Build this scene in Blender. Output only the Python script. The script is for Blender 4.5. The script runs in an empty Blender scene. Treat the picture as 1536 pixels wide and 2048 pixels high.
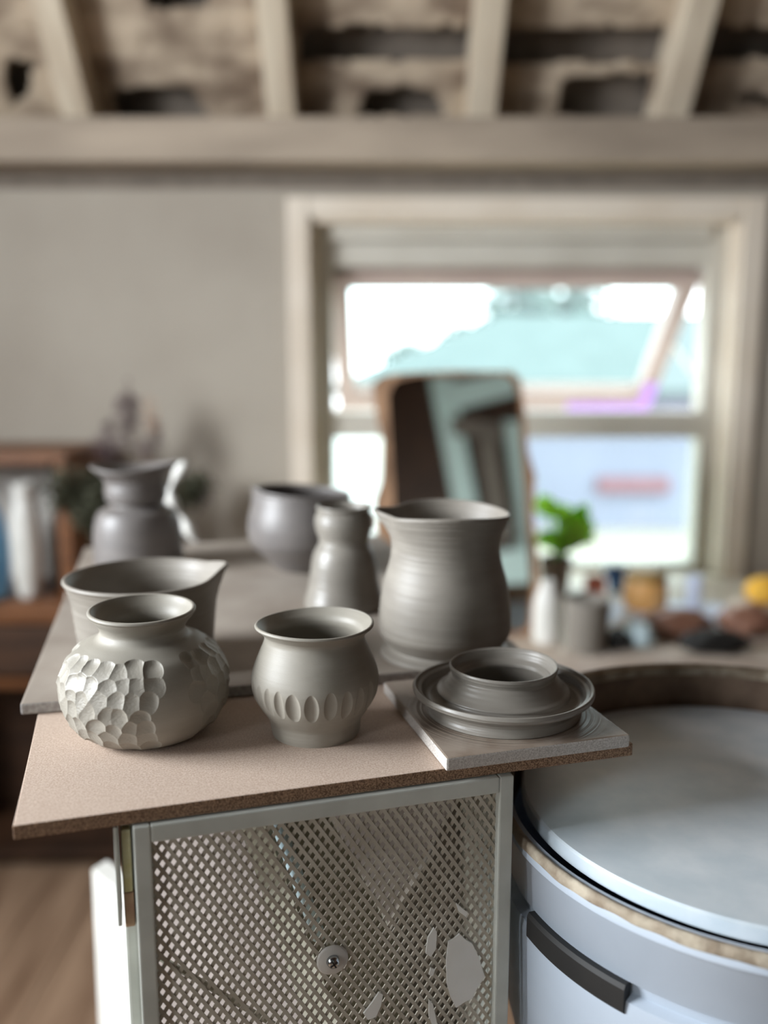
import bpy, bmesh, math, random
import numpy as np
from mathutils import Vector, Matrix, noise

random.seed(7)
S = bpy.context.scene
C = S.collection
PI = math.pi

# ------------------------------------------------------------------ camera
F = 1800.0                      # focal length in pixels of a 1536 x 2048 frame
PITCH = math.radians(9.59)
EYE = Vector((0.0, 0.0, 1.35))
cam_d = bpy.data.cameras.new('camera')
cam_d.sensor_fit = 'VERTICAL'
cam_d.sensor_height = 36.0
cam_d.lens = 36.0 * F / 2048
cam_d.clip_start = 0.02
cam_d.clip_end = 200
cam_d.dof.use_dof = True
cam_d.dof.focus_distance = 0.615
cam_d.dof.aperture_fstop = 2.1
cam = bpy.data.objects.new('camera', cam_d)
C.objects.link(cam)
cam.location = EYE
cam.rotation_euler = (PI / 2 - PITCH, 0, 0)
S.camera = cam

# ------------------------------------------------------------------ view, world, lights
S.view_settings.view_transform = 'Standard'
S.view_settings.look = 'None'
S.view_settings.gamma = 1.0
S.view_settings.use_curve_mapping = False
S.view_settings.exposure = 0.0

W = bpy.data.worlds.new('overcast_sky')
S.world = W
W.use_nodes = True
bg = W.node_tree.nodes['Background']
bg.inputs[0].default_value = (0.86, 0.95, 1.0, 1)
bg.inputs[1].default_value = 6.0


def area(name, loc, target, sx, sy, power, col):
    d = bpy.data.lights.new(name, 'AREA')
    d.shape = 'RECTANGLE'
    d.size = sx
    d.size_y = sy
    d.energy = power
    d.color = col
    o = bpy.data.objects.new(name, d)
    C.objects.link(o)
    o.location = loc
    o.rotation_euler = (Vector(target) - Vector(loc)).to_track_quat('-Z', 'Y').to_euler()
    return o


# daylight through the left wall's window, plus an added weak fill from front left
area('daylight_side_window', (-2.05, 0.38, 1.85), (0.0, 0.62, 1.1), 1.1, 1.0, 118, (0.90, 0.95, 1.0))
area('added_fill_front_left', (-2.05, -1.45, 1.7), (0.0, 0.6, 1.0), 0.6, 0.7, 20, (0.92, 0.96, 1.0))


# ------------------------------------------------------------------ measuring helpers
def ray(px, py):
    x = (px - 768) / F
    y = -(py - 1024) / F
    return Vector((x, math.cos(PITCH) + y * math.sin(PITCH), -math.sin(PITCH) + y * math.cos(PITCH)))


def on_z(px, py, z):
    d = ray(px, py)
    return EYE + d * ((z - EYE.z) / d.z)


def on_y(px, py, y):
    d = ray(px, py)
    return EYE + d * (y / d.y)


def on_plane(px, py, p0, n):
    d = ray(px, py)
    return EYE + d * ((Vector(p0) - EYE).dot(n) / d.dot(n))


def radius(hw, y, z):
    return hw * (y * math.cos(PITCH) - (z - EYE.z) * math.sin(PITCH)) / F


# ------------------------------------------------------------------ materials
def srgb(r, g, b):
    def f(c):
        c /= 255.0
        return c / 12.92 if c <= 0.04045 else ((c + 0.055) / 1.055) ** 2.4
    return (f(r), f(g), f(b), 1.0)


def mat(name, a, b=None, rough=0.6, scale=20.0, bump=0.0, bump_scale=None, metal=0.0, spec=0.5,
        stretch=(1, 1, 1), detail=6.0, contrast=(0.35, 0.65), coord='Object', sheen=0.0, rough_var=0.0):
    m = bpy.data.materials.new(name)
    m.use_nodes = True
    nt = m.node_tree
    N = nt.nodes
    L = nt.links
    p = N['Principled BSDF']
    p.inputs['Roughness'].default_value = rough
    p.inputs['Metallic'].default_value = metal
    p.inputs['Specular IOR Level'].default_value = spec
    tc = N.new('ShaderNodeTexCoord')
    mp = N.new('ShaderNodeMapping')
    mp.inputs['Scale'].default_value = stretch
    L.new(tc.outputs[coord], mp.inputs[0])
    nz = N.new('ShaderNodeTexNoise')
    nz.inputs['Scale'].default_value = scale
    nz.inputs['Detail'].default_value = detail
    L.new(mp.outputs[0], nz.inputs['Vector'])
    cr = N.new('ShaderNodeValToRGB')
    cr.color_ramp.elements[0].position = contrast[0]
    cr.color_ramp.elements[1].position = contrast[1]
    cr.color_ramp.elements[0].color = a
    cr.color_ramp.elements[1].color = b or a
    L.new(nz.outputs[0], cr.inputs[0])
    L.new(cr.outputs[0], p.inputs['Base Color'])
    if rough_var:
        mr = N.new('ShaderNodeMapRange')
        mr.inputs[3].default_value = rough - rough_var
        mr.inputs[4].default_value = rough + rough_var
        L.new(nz.outputs[0], mr.inputs[0])
        L.new(mr.outputs[0], p.inputs['Roughness'])
    if bump:
        nb = N.new('ShaderNodeTexNoise')
        nb.inputs['Scale'].default_value = bump_scale or scale
        nb.inputs['Detail'].default_value = detail
        L.new(mp.outputs[0], nb.inputs['Vector'])
        bp = N.new('ShaderNodeBump')
        bp.inputs['Strength'].default_value = 1.0
        bp.inputs['Distance'].default_value = bump
        L.new(nb.outputs[0], bp.inputs['Height'])
        L.new(bp.outputs[0], p.inputs['Normal'])
    m['nz'] = 1
    return m


def clay(name, a, b, rough, ring=0.00016, ringscale=220.0):
    """leather-hard clay: soft mottling, fine throwing lines around the axis and a faint grain"""
    m = mat(name, a, b, rough=rough, scale=22, stretch=(1, 1, 3.5), contrast=(0.3, 0.7), rough_var=0.06)
    nt = m.node_tree
    N = nt.nodes
    L = nt.links
    p = N['Principled BSDF']
    tc = N.new('ShaderNodeTexCoord')
    mp = N.new('ShaderNodeMapping')
    mp.inputs['Scale'].default_value = (6, 6, ringscale * 1.4)
    L.new(tc.outputs['Object'], mp.inputs[0])
    n1 = N.new('ShaderNodeTexNoise')
    n1.inputs['Scale'].default_value = 1.0
    n1.inputs['Detail'].default_value = 4
    L.new(mp.outputs[0], n1.inputs['Vector'])
    b1 = N.new('ShaderNodeBump')
    b1.inputs['Distance'].default_value = ring
    L.new(n1.outputs[0], b1.inputs['Height'])
    n2 = N.new('ShaderNodeTexNoise')
    n2.inputs['Scale'].default_value = 1300
    n2.inputs['Detail'].default_value = 2
    L.new(tc.outputs['Object'], n2.inputs['Vector'])
    b2 = N.new('ShaderNodeBump')
    b2.inputs['Distance'].default_value = 0.00006
    L.new(n2.outputs[0], b2.inputs['Height'])
    L.new(b1.outputs[0], b2.inputs['Normal'])
    L.new(b2.outputs[0], p.inputs['Normal'])
    return m


M = {}
M['clay'] = clay('greenish_grey_clay', srgb(142, 136, 125), srgb(153, 147, 136), 0.50)
M['clay_wet'] = clay('damp_grey_clay', srgb(128, 122, 114), srgb(142, 136, 127), 0.34, 0.00022, 120)
M['clay_warm'] = clay('warm_grey_clay', srgb(132, 125, 116), srgb(146, 139, 129), 0.5, 0.0003, 110)
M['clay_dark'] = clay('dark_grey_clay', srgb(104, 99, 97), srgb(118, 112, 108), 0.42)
M['plaster'] = mat('grey_wall_plaster', srgb(164, 154, 141), srgb(176, 167, 154), rough=0.85, scale=2.2, bump=0.004, bump_scale=9)
M['plaster_warm'] = mat('side_wall_plaster', srgb(150, 140, 128), srgb(165, 155, 142), rough=0.85, scale=2.2)
M['floor'] = mat('brown_floor_boards', srgb(130, 102, 80), srgb(176, 146, 120), rough=0.5, scale=3, stretch=(6, 0.6, 1), bump=0.001)
M['trim'] = mat('cream_window_paint', srgb(222, 208, 190), srgb(232, 220, 204), rough=0.45, scale=5)
M['trim_grey'] = mat('grey_window_paint', srgb(196, 190, 178), srgb(208, 203, 192), rough=0.5, scale=5)
M['sash'] = mat('pinkish_sash_paint', srgb(176, 156, 150), srgb(186, 167, 160), rough=0.45, scale=5)
M['lilac'] = mat('lilac_fringe_tint', srgb(190, 140, 235), srgb(200, 155, 240), rough=0.4)
M['timber'] = mat('dusty_roof_timber', srgb(190, 173, 151), srgb(216, 202, 180), rough=0.8, scale=4, stretch=(5, 1, 1), bump=0.001)
M['plate'] = mat('wall_plate_timber', srgb(142, 128, 113), srgb(176, 160, 142), rough=0.8, scale=3.2, stretch=(0.7, 3, 3), contrast=(0.3, 0.7))
M['sarking'] = mat('weathered_sarking_board', srgb(118, 100, 84), srgb(192, 174, 152), rough=0.85, scale=5, stretch=(1.2, 2.4, 2.4), contrast=(0.34, 0.62))
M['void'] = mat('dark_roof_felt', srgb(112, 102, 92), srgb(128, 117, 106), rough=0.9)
M['mdf'] = mat('mdf_face', srgb(176, 152, 135), srgb(206, 187, 171), rough=0.62, scale=850, detail=8, bump=0.00006, bump_scale=1500, contrast=(0.36, 0.66))
M['mdf_edge'] = mat('mdf_sawn_edge', srgb(96, 70, 52), srgb(176, 142, 112), rough=0.8, scale=1000, detail=6, bump=0.0004, bump_scale=1000, contrast=(0.38, 0.66))
M['bat'] = mat('slip_stained_board', srgb(132, 116, 102), srgb(158, 144, 131), rough=0.4, scale=45, bump=0.0001, bump_scale=400)
M['bat_edge'] = mat('pale_board_edge', srgb(168, 160, 152), srgb(208, 201, 194), rough=0.75, scale=900, bump=0.0003, bump_scale=1200)
M['ware'] = mat('clay_dusted_board', srgb(140, 128, 117), srgb(168, 158, 147), rough=0.6, scale=14, detail=9, contrast=(0.3, 0.7), bump=0.00006, bump_scale=300)
M['ware_edge'] = mat('grey_board_edge', srgb(146, 140, 136), srgb(176, 172, 168), rough=0.75, scale=300)
M['case'] = mat('off_white_enamel', srgb(186, 188, 180), srgb(200, 202, 194), rough=0.32, scale=30)
M['case_dull'] = mat('dull_cream_enamel', srgb(150, 145, 130), srgb(170, 165, 150), rough=0.5, scale=40)
M['mesh'] = mat('tan_painted_mesh', srgb(172, 164, 149), srgb(192, 185, 171), rough=0.42, scale=40)
M['glue'] = mat('yellowed_glue', srgb(176, 166, 120), srgb(190, 184, 150), rough=0.35, scale=80)
M['rust'] = mat('brown_primer', srgb(150, 112, 88), srgb(170, 140, 110), rough=0.6, scale=80)
M['steel'] = mat('bright_steel', srgb(190, 195, 198), srgb(205, 210, 212), rough=0.22, metal=1.0)
M['black'] = mat('black_rubber', srgb(24, 23, 22), srgb(34, 32, 30), rough=0.6)
M['alu'] = mat('brushed_aluminium', srgb(214, 226, 234), srgb(230, 238, 244), rough=0.4, metal=0.35, scale=30, stretch=(1, 1, 1), rough_var=0.08)
M['pan'] = mat('pale_plastic_pan', srgb(172, 182, 194), srgb(184, 193, 204), rough=0.38, scale=9)
M['slip'] = mat('dried_clay_slip', srgb(132, 117, 99), srgb(178, 166, 147), rough=0.85, scale=60, bump=0.001, bump_scale=150)
M['panclay'] = mat('clay_caked_wall', srgb(82, 62, 48), srgb(134, 112, 94), rough=0.7, scale=18, bump=0.001)
M['table'] = mat('worn_bench_top', srgb(190, 172, 154), srgb(212, 198, 184), rough=0.55, scale=6)
M['wood'] = mat('orange_brown_wood', srgb(98, 58, 28), srgb(124, 78, 42), rough=0.5, scale=7, stretch=(1, 1, 6))
M['darkwood'] = mat('dark_brown_wood', srgb(50, 32, 20), srgb(76, 50, 32), rough=0.55, scale=7, stretch=(1, 1, 5))
M['bark'] = mat('live_edge_wood', srgb(120, 88, 62), srgb(164, 126, 94), rough=0.6, scale=9, stretch=(5, 5, 1))
M['mirror'] = mat('mirror_glass', (0.82, 0.86, 0.85, 1), rough=0.02, metal=1.0)
M['white'] = mat('white_paint', srgb(222, 220, 212), srgb(232, 230, 224), rough=0.5)
M['offwhite'] = mat('off_white_card', srgb(196, 190, 182), srgb(210, 206, 198), rough=0.6)
M['taupe'] = mat('taupe_board', srgb(112, 103, 92), srgb(126, 116, 104), rough=0.6)
M['pink'] = mat('pinkish_card', srgb(186, 174, 168), srgb(200, 188, 182), rough=0.6)
M['olive'] = mat('olive_board', srgb(118, 112, 92), srgb(132, 126, 104), rough=0.6)
M['cyan'] = mat('pale_blue_enamel', srgb(190, 212, 218), srgb(206, 226, 232), rough=0.25)
M['green'] = mat('fresh_green_leaf', srgb(160, 206, 90), srgb(196, 230, 130), rough=0.45, scale=30)
M['darkgreen'] = mat('dark_dried_leaf', srgb(60, 62, 44), srgb(84, 84, 62), rough=0.7, scale=30)
M['heather'] = mat('dried_purple_flower', srgb(104, 86, 90), srgb(130, 112, 114), rough=0.8, scale=40)
M['stem'] = mat('dry_stem', srgb(120, 100, 78), srgb(142, 120, 96), rough=0.8)
M['peach'] = mat('peach_dried_flower', srgb(196, 150, 120), srgb(208, 168, 140), rough=0.8)
M['blue'] = mat('blue_glaze', srgb(40, 84, 140), srgb(60, 104, 160), rough=0.35)
M['skyblue'] = mat('sky_blue_cloth', srgb(92, 150, 196), srgb(120, 176, 214), rough=0.7)
M['yellow'] = mat('yellow_sponge', srgb(232, 170, 50), srgb(240, 190, 80), rough=0.9, bump=0.002, bump_scale=120)
M['orange'] = mat('orange_glaze', srgb(226, 168, 100), srgb(236, 186, 120), rough=0.4)
M['ochre'] = mat('ochre_lid', srgb(150, 118, 60), srgb(170, 136, 80), rough=0.5)
M['coral'] = mat('coral_plastic', srgb(220, 130, 112), srgb(226, 146, 128), rough=0.5)
M['rosewood'] = mat('reddish_tool_wood', srgb(128, 88, 70), srgb(150, 108, 88), rough=0.5)
M['paper'] = mat('bluish_paper', srgb(208, 216, 236), srgb(220, 226, 240), rough=0.6)
M['mint'] = mat('pale_green_paint', srgb(216, 240, 232), srgb(222, 244, 238), rough=0.5)
M['out_roof'] = mat('pale_aqua_roofing', srgb(82, 97, 96), srgb(89, 104, 103), rough=0.7, scale=3)
M['out_wall'] = mat('blue_grey_render', srgb(138, 141, 158), srgb(147, 150, 168), rough=0.8, scale=1)
M['out_white'] = mat('white_render', srgb(236, 238, 238), srgb(242, 244, 244), rough=0.8)
M['ground'] = mat('pale_concrete_yard', srgb(168, 160, 146), srgb(176, 168, 156), rough=0.9, scale=1)
M['tree'] = mat('hazy_tree_leaf', srgb(70, 88, 84), srgb(90, 108, 102), rough=0.9, scale=2)
M['red'] = mat('faded_red_paint', srgb(136, 96, 104), srgb(142, 106, 112), rough=0.6)

gm = bpy.data.materials.new('window_glass')
gm.use_nodes = True
_n = gm.node_tree.nodes
_l = gm.node_tree.links
_n.remove(_n['Principled BSDF'])
_t = _n.new('ShaderNodeBsdfTransparent')
_t.inputs[0].default_value = (0.93, 0.985, 0.975, 1)
_g = _n.new('ShaderNodeBsdfGlossy')
_g.inputs['Roughness'].default_value = 0.02
_w = _n.new('ShaderNodeLayerWeight')
_w.inputs[0].default_value = 0.5
_f = _n.new('ShaderNodeMapRange')
_f.inputs[1].default_value = 0.5
_f.inputs[2].default_value = 1.0
_f.inputs[3].default_value = 0.03
_f.inputs[4].default_value = 0.35
_l.new(_w.outputs['Facing'], _f.inputs[0])
_m = _n.new('ShaderNodeMixShader')
_l.new(_f.outputs[0], _m.inputs[0])
_l.new(_t.outputs[0], _m.inputs[1])
_l.new(_g.outputs[0], _m.inputs[2])
_l.new(_m.outputs[0], _n['Material Output'].inputs[0])
M['glass'] = gm


for _k in ('green',):
    _nt = M[_k].node_tree
    _tr = _nt.nodes.new('ShaderNodeBsdfTranslucent')
    _tr.inputs[0].default_value = srgb(205, 238, 130)
    _mx = _nt.nodes.new('ShaderNodeMixShader')
    _mx.inputs[0].default_value = 0.65
    _nt.links.new(_nt.nodes['Principled BSDF'].outputs[0], _mx.inputs[1])
    _nt.links.new(_tr.outputs[0], _mx.inputs[2])
    _nt.links.new(_mx.outputs[0], _nt.nodes['Material Output'].inputs[0])


# ------------------------------------------------------------------ mesh helpers
def tag(o, label=None, cat=None, group=None, kind=None):
    if label:
        o['label'] = label
    if cat:
        o['category'] = cat
    if group:
        o['group'] = group
    if kind:
        o['kind'] = kind
    return o


WL = {}


def obj(name, bm, m, parent=None, smooth=False, loc=None):
    me = bpy.data.meshes.new(name)
    bmesh.ops.recalc_face_normals(bm, faces=bm.faces)
    bm.to_mesh(me)
    bm.free()
    ms = m if isinstance(m, (list, tuple)) else [m]
    for k in ms:
        me.materials.append(M[k])
    if smooth:
        me.polygons.foreach_set('use_smooth', [True] * len(me.polygons))
    o = bpy.data.objects.new(name, me)
    C.objects.link(o)
    if loc is not None:
        me.transform(Matrix.Translation(-Vector(loc)))
        o.location = loc
    if parent is not None:
        o.parent = parent
        pw_ = WL.get(parent.name, parent.location.copy())
        if loc is None:
            me.transform(Matrix.Translation(-pw_))
            WL[o.name] = pw_
        else:
            o.location = Vector(loc) - pw_
            WL[o.name] = Vector(loc)
    return o


def thing(name, label, cat, loc, group=None):
    o = bpy.data.objects.new(name, None)
    o.empty_display_size = 0.02
    C.objects.link(o)
    o.location = loc
    return tag(o, label, cat, group)


def struct(name, bm, m, parent=None, smooth=False):
    o = obj(name, bm, m, parent, smooth)
    if parent is None:
        o['kind'] = 'structure'
    return o


def box(bm, lo, hi, mtx=None, bevel=0.0, mi=0):
    lo, hi = Vector(lo), Vector(hi)
    r = bmesh.ops.create_cube(bm, size=1.0)
    vs = r['verts']
    c = (lo + hi) / 2
    d = hi - lo
    for v in vs:
        v.co = Vector((v.co.x * d.x, v.co.y * d.y, v.co.z * d.z)) + c
    fs = set(f for v in vs for f in v.link_faces)
    for f in fs:
        f.material_index = mi
    if bevel:
        es = list(set(e for v in vs for e in v.link_edges))
        rr = bmesh.ops.bevel(bm, geom=es, offset=bevel, segments=2, profile=0.6, affect='EDGES')
        vs = list(set(vs) & set(bm.verts)) + rr['verts']
        vs = list(set(v for v in vs if v.is_valid))
    if mtx is not None:
        bmesh.ops.transform(bm, matrix=mtx, verts=[v for v in vs if v.is_valid])
    return vs


def BM():
    return bmesh.new()


def one_box(lo, hi, mtx=None, bevel=0.0):
    bm = BM()
    box(bm, lo, hi, mtx, bevel)
    return bm


def prism(bm, pts, off, mi=0):
    """polygon pts (3-D, coplanar) extruded by the vector off"""
    a = [bm.verts.new(p) for p in pts]
    b = [bm.verts.new(Vector(p) + Vector(off)) for p in pts]
    fs = [bm.faces.new(a), bm.faces.new(b[::-1])]
    n = len(a)
    for i in range(n):
        fs.append(bm.faces.new((a[i], b[i], b[(i + 1) % n], a[(i + 1) % n])))
    for f in fs:
        f.material_index = mi
    return fs


def tube(bm, pts, r, n=10, caps=True):
    pts = [Vector(p) for p in pts]
    rs = r if isinstance(r, (list, tuple)) else [r] * len(pts)
    prev = None
    rings = []
    for i, p in enumerate(pts):
        if i == 0:
            t = pts[1] - p
        elif i == len(pts) - 1:
            t = p - pts[i - 1]
        else:
            t = pts[i + 1] - pts[i - 1]
        t.normalize()
        if prev is None:
            up = Vector((0, 0, 1)) if abs(t.z) < 0.9 else Vector((1, 0, 0))
            u = t.cross(up).normalized()
        else:
            u = (prev - t * prev.dot(t)).normalized()
        prev = u
        w = t.cross(u)
        rings.append([bm.verts.new(p + (u * math.cos(2 * PI * k / n) + w * math.sin(2 * PI * k / n)) * rs[i]) for k in range(n)])
    for a, b in zip(rings, rings[1:]):
        for k in range(n):
            bm.faces.new((a[k], a[(k + 1) % n], b[(k + 1) % n], b[k]))
    if caps:
        bm.faces.new(rings[0][::-1])
        bm.faces.new(rings[-1])


def revolve(bm, prof, centre, n=64, a0=0.0, a1=None, mi=0, fn=None):
    """prof: list of (r, z); closed round unless a1 given"""
    cx, cy, cz = centre
    full = a1 is None
    m = n if full else n + 1
    span = 2 * PI if full else (a1 - a0)
    cols = []
    for k in range(m):
        a = a0 + span * k / n
        col = []
        for j, (r, z) in enumerate(prof):
            rr, zz = (r, z) if fn is None else fn(a, j, r, z)
            col.append((cx + rr * math.cos(a), cy + rr * math.sin(a), cz + zz))
        cols.append(col)
    P = len(prof)
    ax = {}
    vs = []
    for k in range(m):
        row = []
        for j in range(P):
            if prof[j][0] <= 1e-7:
                if j not in ax:
                    ax[j] = bm.verts.new(cols[k][j])
                row.append(ax[j])
            else:
                row.append(bm.verts.new(cols[k][j]))
        vs.append(row)
    for k in range(n):
        a = vs[k]
        b = vs[(k + 1) % m]
        for j in range(P - 1):
            q = [a[j], b[j], b[j + 1], a[j + 1]]
            q2 = []
            for v in q:
                if v not in q2:
                    q2.append(v)
            if len(q2) >= 3:
                f = bm.faces.new(q2)
                f.material_index = mi
    if not full:
        for row in (vs[0], vs[-1]):
            if len(set(row)) >= 3 and prof[0] == prof[-1]:
                pass
    return vs


def catmull(pts, per=10):
    out = []
    P = [pts[0]] + list(pts) + [pts[-1]]
    for i in range(1, len(P) - 2):
        p0, p1, p2, p3 = P[i - 1], P[i], P[i + 1], P[i + 2]
        for k in range(per):
            t = k / per
            q = []
            for d in range(len(p1)):
                a = 2 * p1[d]
                b = p2[d] - p0[d]
                c = 2 * p0[d] - 5 * p1[d] + 4 * p2[d] - p3[d]
                e = -p0[d] + 3 * p1[d] - 3 * p2[d] + p3[d]
                q.append(0.5 * (a + b * t + c * t * t + e * t ** 3))
            out.append(tuple(q))
    out.append(tuple(pts[-1]))
    return out


def pot_profile(outer, t, floor=0.006, per=10, lip=None):
    """outer (r,z) from the foot to the rim -> closed wall profile with a rounded lip and a floor inside"""
    o = catmull(outer, per)
    o = [(max(r, 0.0005), z) for r, z in o]
    lip = lip or t
    inner = []
    n = len(o)
    for i, (r, z) in enumerate(o):
        a = o[max(i - 1, 0)]
        b = o[min(i + 1, n - 1)]
        dx, dz = b[0] - a[0], b[1] - a[1]
        l = math.hypot(dx, dz) or 1
        inner.append((r - dz / l * t, z + dx / l * t))
    # lip: half circle from the outer end to the inner end
    e0, e1 = Vector((o[-1][0], o[-1][1])), Vector(inner[-1])
    c = (e0 + e1) / 2
    d = (e0 - e1) / 2
    up = Vector((-d.y, d.x))
    if up.y < 0:
        up = -up
    k = lip / t
    arc = [tuple(c + d * math.cos(a) * k + up * math.sin(a) * k) for a in [PI * q / 8 for q in range(0, 9)]]
    ins = [(r, z) for r, z in inner[::-1] if z > floor and r > 0.004][1:]
    prof = [(0.0, 0.0012), (o[0][0] * 0.8, 0.0012), (o[0][0] - 0.0022, 0.0), (o[0][0] - 0.0006, 0.0004)] + o[0:] + arc + ins
    last = ins[-1]
    prof += [(last[0] * 0.9, floor), (last[0] * 0.5, floor - 0.0005), (0.0, floor - 0.0005)]
    return prof


def silhouette(rows, Y0, zb):
    """rows (half width px, centre px, row px) read at the pot's own distance -> (r, z above the base)"""
    out = []
    for hw, cx, y in rows:
        p = on_y(cx, y, Y0)
        out.append((radius(hw, Y0, p.z), p.z - zb))
    return out


def pot(name, m, X0, Y0, zb, outer, t=0.003, n=160, per=10, fn=None, floor=0.006, lip=None, parent=None, prof=None):
    prof = prof or pot_profile(outer, t, floor, per, lip)
    H = max(z for r, z in prof)
    rnd = [random.uniform(0, 6.28) for _ in range(8)]

    def ripple(a, j, r, z):
        w = 0.00012 * (math.sin(z * 1900 + a + rnd[0]) + 0.7 * math.sin(z * 1250 + 2 * a + rnd[1]) + 0.6 * math.sin(z * 700 + rnd[2] + a))
        w += 0.00035 * math.sin(2 * a + rnd[3]) + 0.0002 * math.sin(3 * a + rnd[4])
        r2, z2 = r, z
        if r > 0.01:
            r2 = r + w * min(1, r / 0.03)
        if fn:
            r2, z2 = fn(a, z / H, r2, z2)
        return r2, z2
    bm = BM()
    revolve(bm, prof, (X0, Y0, zb), n, fn=ripple)
    return obj(name, bm, m, parent, True, loc=(X0, Y0, zb))


def wrap(a):
    return (a + PI) % (2 * PI) - PI


def smooth01(x):
    x = min(1, max(0, x))
    return x * x * (3 - 2 * x)


# =================================================================== SETTING
# floor: individual planks in one board mesh
bm = BM()
x = -2.1
i = 0
while x < 2.1:
    w = 0.135
    yy = -2.4 + random.uniform(-1, 0)
    while yy < 2.7:
        l = random.uniform(1.4, 2.4)
        box(bm, (x, max(yy, -2.4), -0.02), (x + w - 0.003, min(yy + l - 0.003, 2.72), random.uniform(-0.0005, 0.0005)), bevel=0.001)
        yy += l
    x += w
    i += 1
struct('floor', bm, 'floor')
struct('floor_base', one_box((-2.15, -2.45, -0.12), (2.15, 2.72, -0.021)), 'darkwood')

WY = 2.5          # inner face of the window wall
WX0, WX1, WZ0, WZ1 = -0.20, 0.955, 0.735, 1.725     # opening
bm = BM()
box(bm, (-2.15, WY, -0.02), (WX0, WY + 0.22, 1.95))
box(bm, (WX1, WY, -0.02), (2.15, WY + 0.22, 1.95))
box(bm, (WX0, WY, -0.02), (WX1, WY + 0.22, WZ0))
box(bm, (WX0, WY, WZ1), (WX1, WY + 0.22, 1.95))
struct('wall_back', bm, 'plaster')

# left wall with the side window opening, right wall, wall behind the camera with the doorway
bm = BM()
LX = -1.9
box(bm, (LX - 0.2, -2.4, 0), (LX, -1.8, 4.4))
box(bm, (LX - 0.2, -1.1, 0), (LX, -0.24, 4.4))
box(bm, (LX - 0.2, -1.8, 0), (LX, -1.1, 1.3))  # under the front opening, added only for the fill lamp
box(bm, (LX - 0.2, -1.8, 2.1), (LX, -1.1, 4.4))
box(bm, (LX - 0.2, 0.94, 0), (LX, WY, 4.4))
box(bm, (LX - 0.2, -0.24, 0), (LX, 0.94, 1.3))
box(bm, (LX - 0.2, -0.24, 2.4), (LX, 0.94, 4.4))
struct('wall_left', bm, 'plaster_warm')
struct('wall_right', one_box((1.9, -2.4, 0), (2.1, WY, 4.4)), 'darkwood')
bm = BM()
box(bm, (-2.1, -2.6, 0), (0.0, -2.4, 4.4))
box(bm, (1.0, -2.6, 0), (2.1, -2.4, 4.4))
box(bm, (0.0, -2.6, 2.2), (1.0, -2.4, 4.4))
struct('wall_front', bm, 'darkwood')

dr = bpy.data.objects.new('added_door_1', None)  # unseen door, added to shut sky light out of the doorway
C.objects.link(dr)
dr.location = (0.5, -2.5, 0)
dr['kind'] = 'structure'
obj('blocking_door_leaf', one_box((0.003, -2.50, 0.003), (0.997, -2.46, 2.197), bevel=0.003), 'mint', dr)
bm = BM()
tube(bm, [(0.08, -2.46, 1.02), (0.08, -2.41, 1.02), (0.20, -2.41, 1.02)], 0.009, 10)
obj('added_door_handle', bm, 'steel', dr, True)

# roof slope
SL = math.radians(48.7)
RD = Vector((0, -math.cos(SL), math.sin(SL)))        # up the slope, toward the camera
RN = Vector((0, -math.sin(SL), -math.cos(SL)))       # into the room
R0 = Vector((0, 2.44, 1.955))                        # rafter underside at the wall plate
DEPTH = 0.10
S0 = R0 - RN * DEPTH                                 # underside of the sarking


def slope_box(bm, x0, x1, u0, u1, n0, n1, mi=0, bevel=0.0):
    """u along the slope from R0, n into the room from the rafter underside (negative = up in the roof)"""
    mtx = Matrix(((1, 0, 0, R0.x), (0, RD.y, RN.y, R0.y), (0, RD.z, RN.z, R0.z), (0, 0, 0, 1)))
    box(bm, (x0, u0, n0), (x1, u1, n1), mtx, bevel, mi)


struct('ceiling', (lambda b: (slope_box(b, -2.1, 2.1, -0.2, 2.9, -DEPTH - 0.12, -DEPTH - 0.09), b)[1])(BM()), 'void')
bm = BM()
top = R0 + RD * 2.9
box(bm, (-2.1, -2.6, top.z - 0.2), (2.1, top.y + 0.2, top.z + 0.1))
struct('ceiling', bm, 'darkwood')
rafter_x = [(-1.30, 'mottled pale roof rafter beyond the left edge bay', None),
            (-0.785, 'pale dusty roof rafter above the bare wall, leftmost one in view', None),
            (-0.262, 'pale dusty roof rafter above the left side of the window', None),
            (0.250, 'pale dusty roof rafter above the middle of the window', None),
            (0.742, 'pale dusty roof rafter above the right side of the window', None),
            (1.25, 'pale roof rafter beyond the right edge bay', None)]
for rx, lab, _ in rafter_x[1:5]:
    b = BM()
    slope_box(b, rx - 0.036, rx + 0.036, -0.12, 2.8, -DEPTH - 0.05, 0.0, bevel=0.004)
    tag(obj('roof_rafter', b, 'timber'), lab, 'rafter', 'roof rafters above the window wall')

# sarking boards between the rafters with broken holes, real openings on a fine grid
UP = RN.cross(Vector((1, 0, 0)))


def slope_uv(px, py):
    p = on_plane(px, py, S0, RN)
    return p.x, (p - S0).dot(RD)


def in_poly(x, y, poly):
    c = False
    j = len(poly) - 1
    for i in range(len(poly)):
        if (poly[i][1] > y) != (poly[j][1] > y) and x < (poly[j][0] - poly[i][0]) * (y - poly[i][1]) / (poly[j][1] - poly[i][1]) + poly[i][0]:
            c = not c
        j = i
    return c


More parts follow.
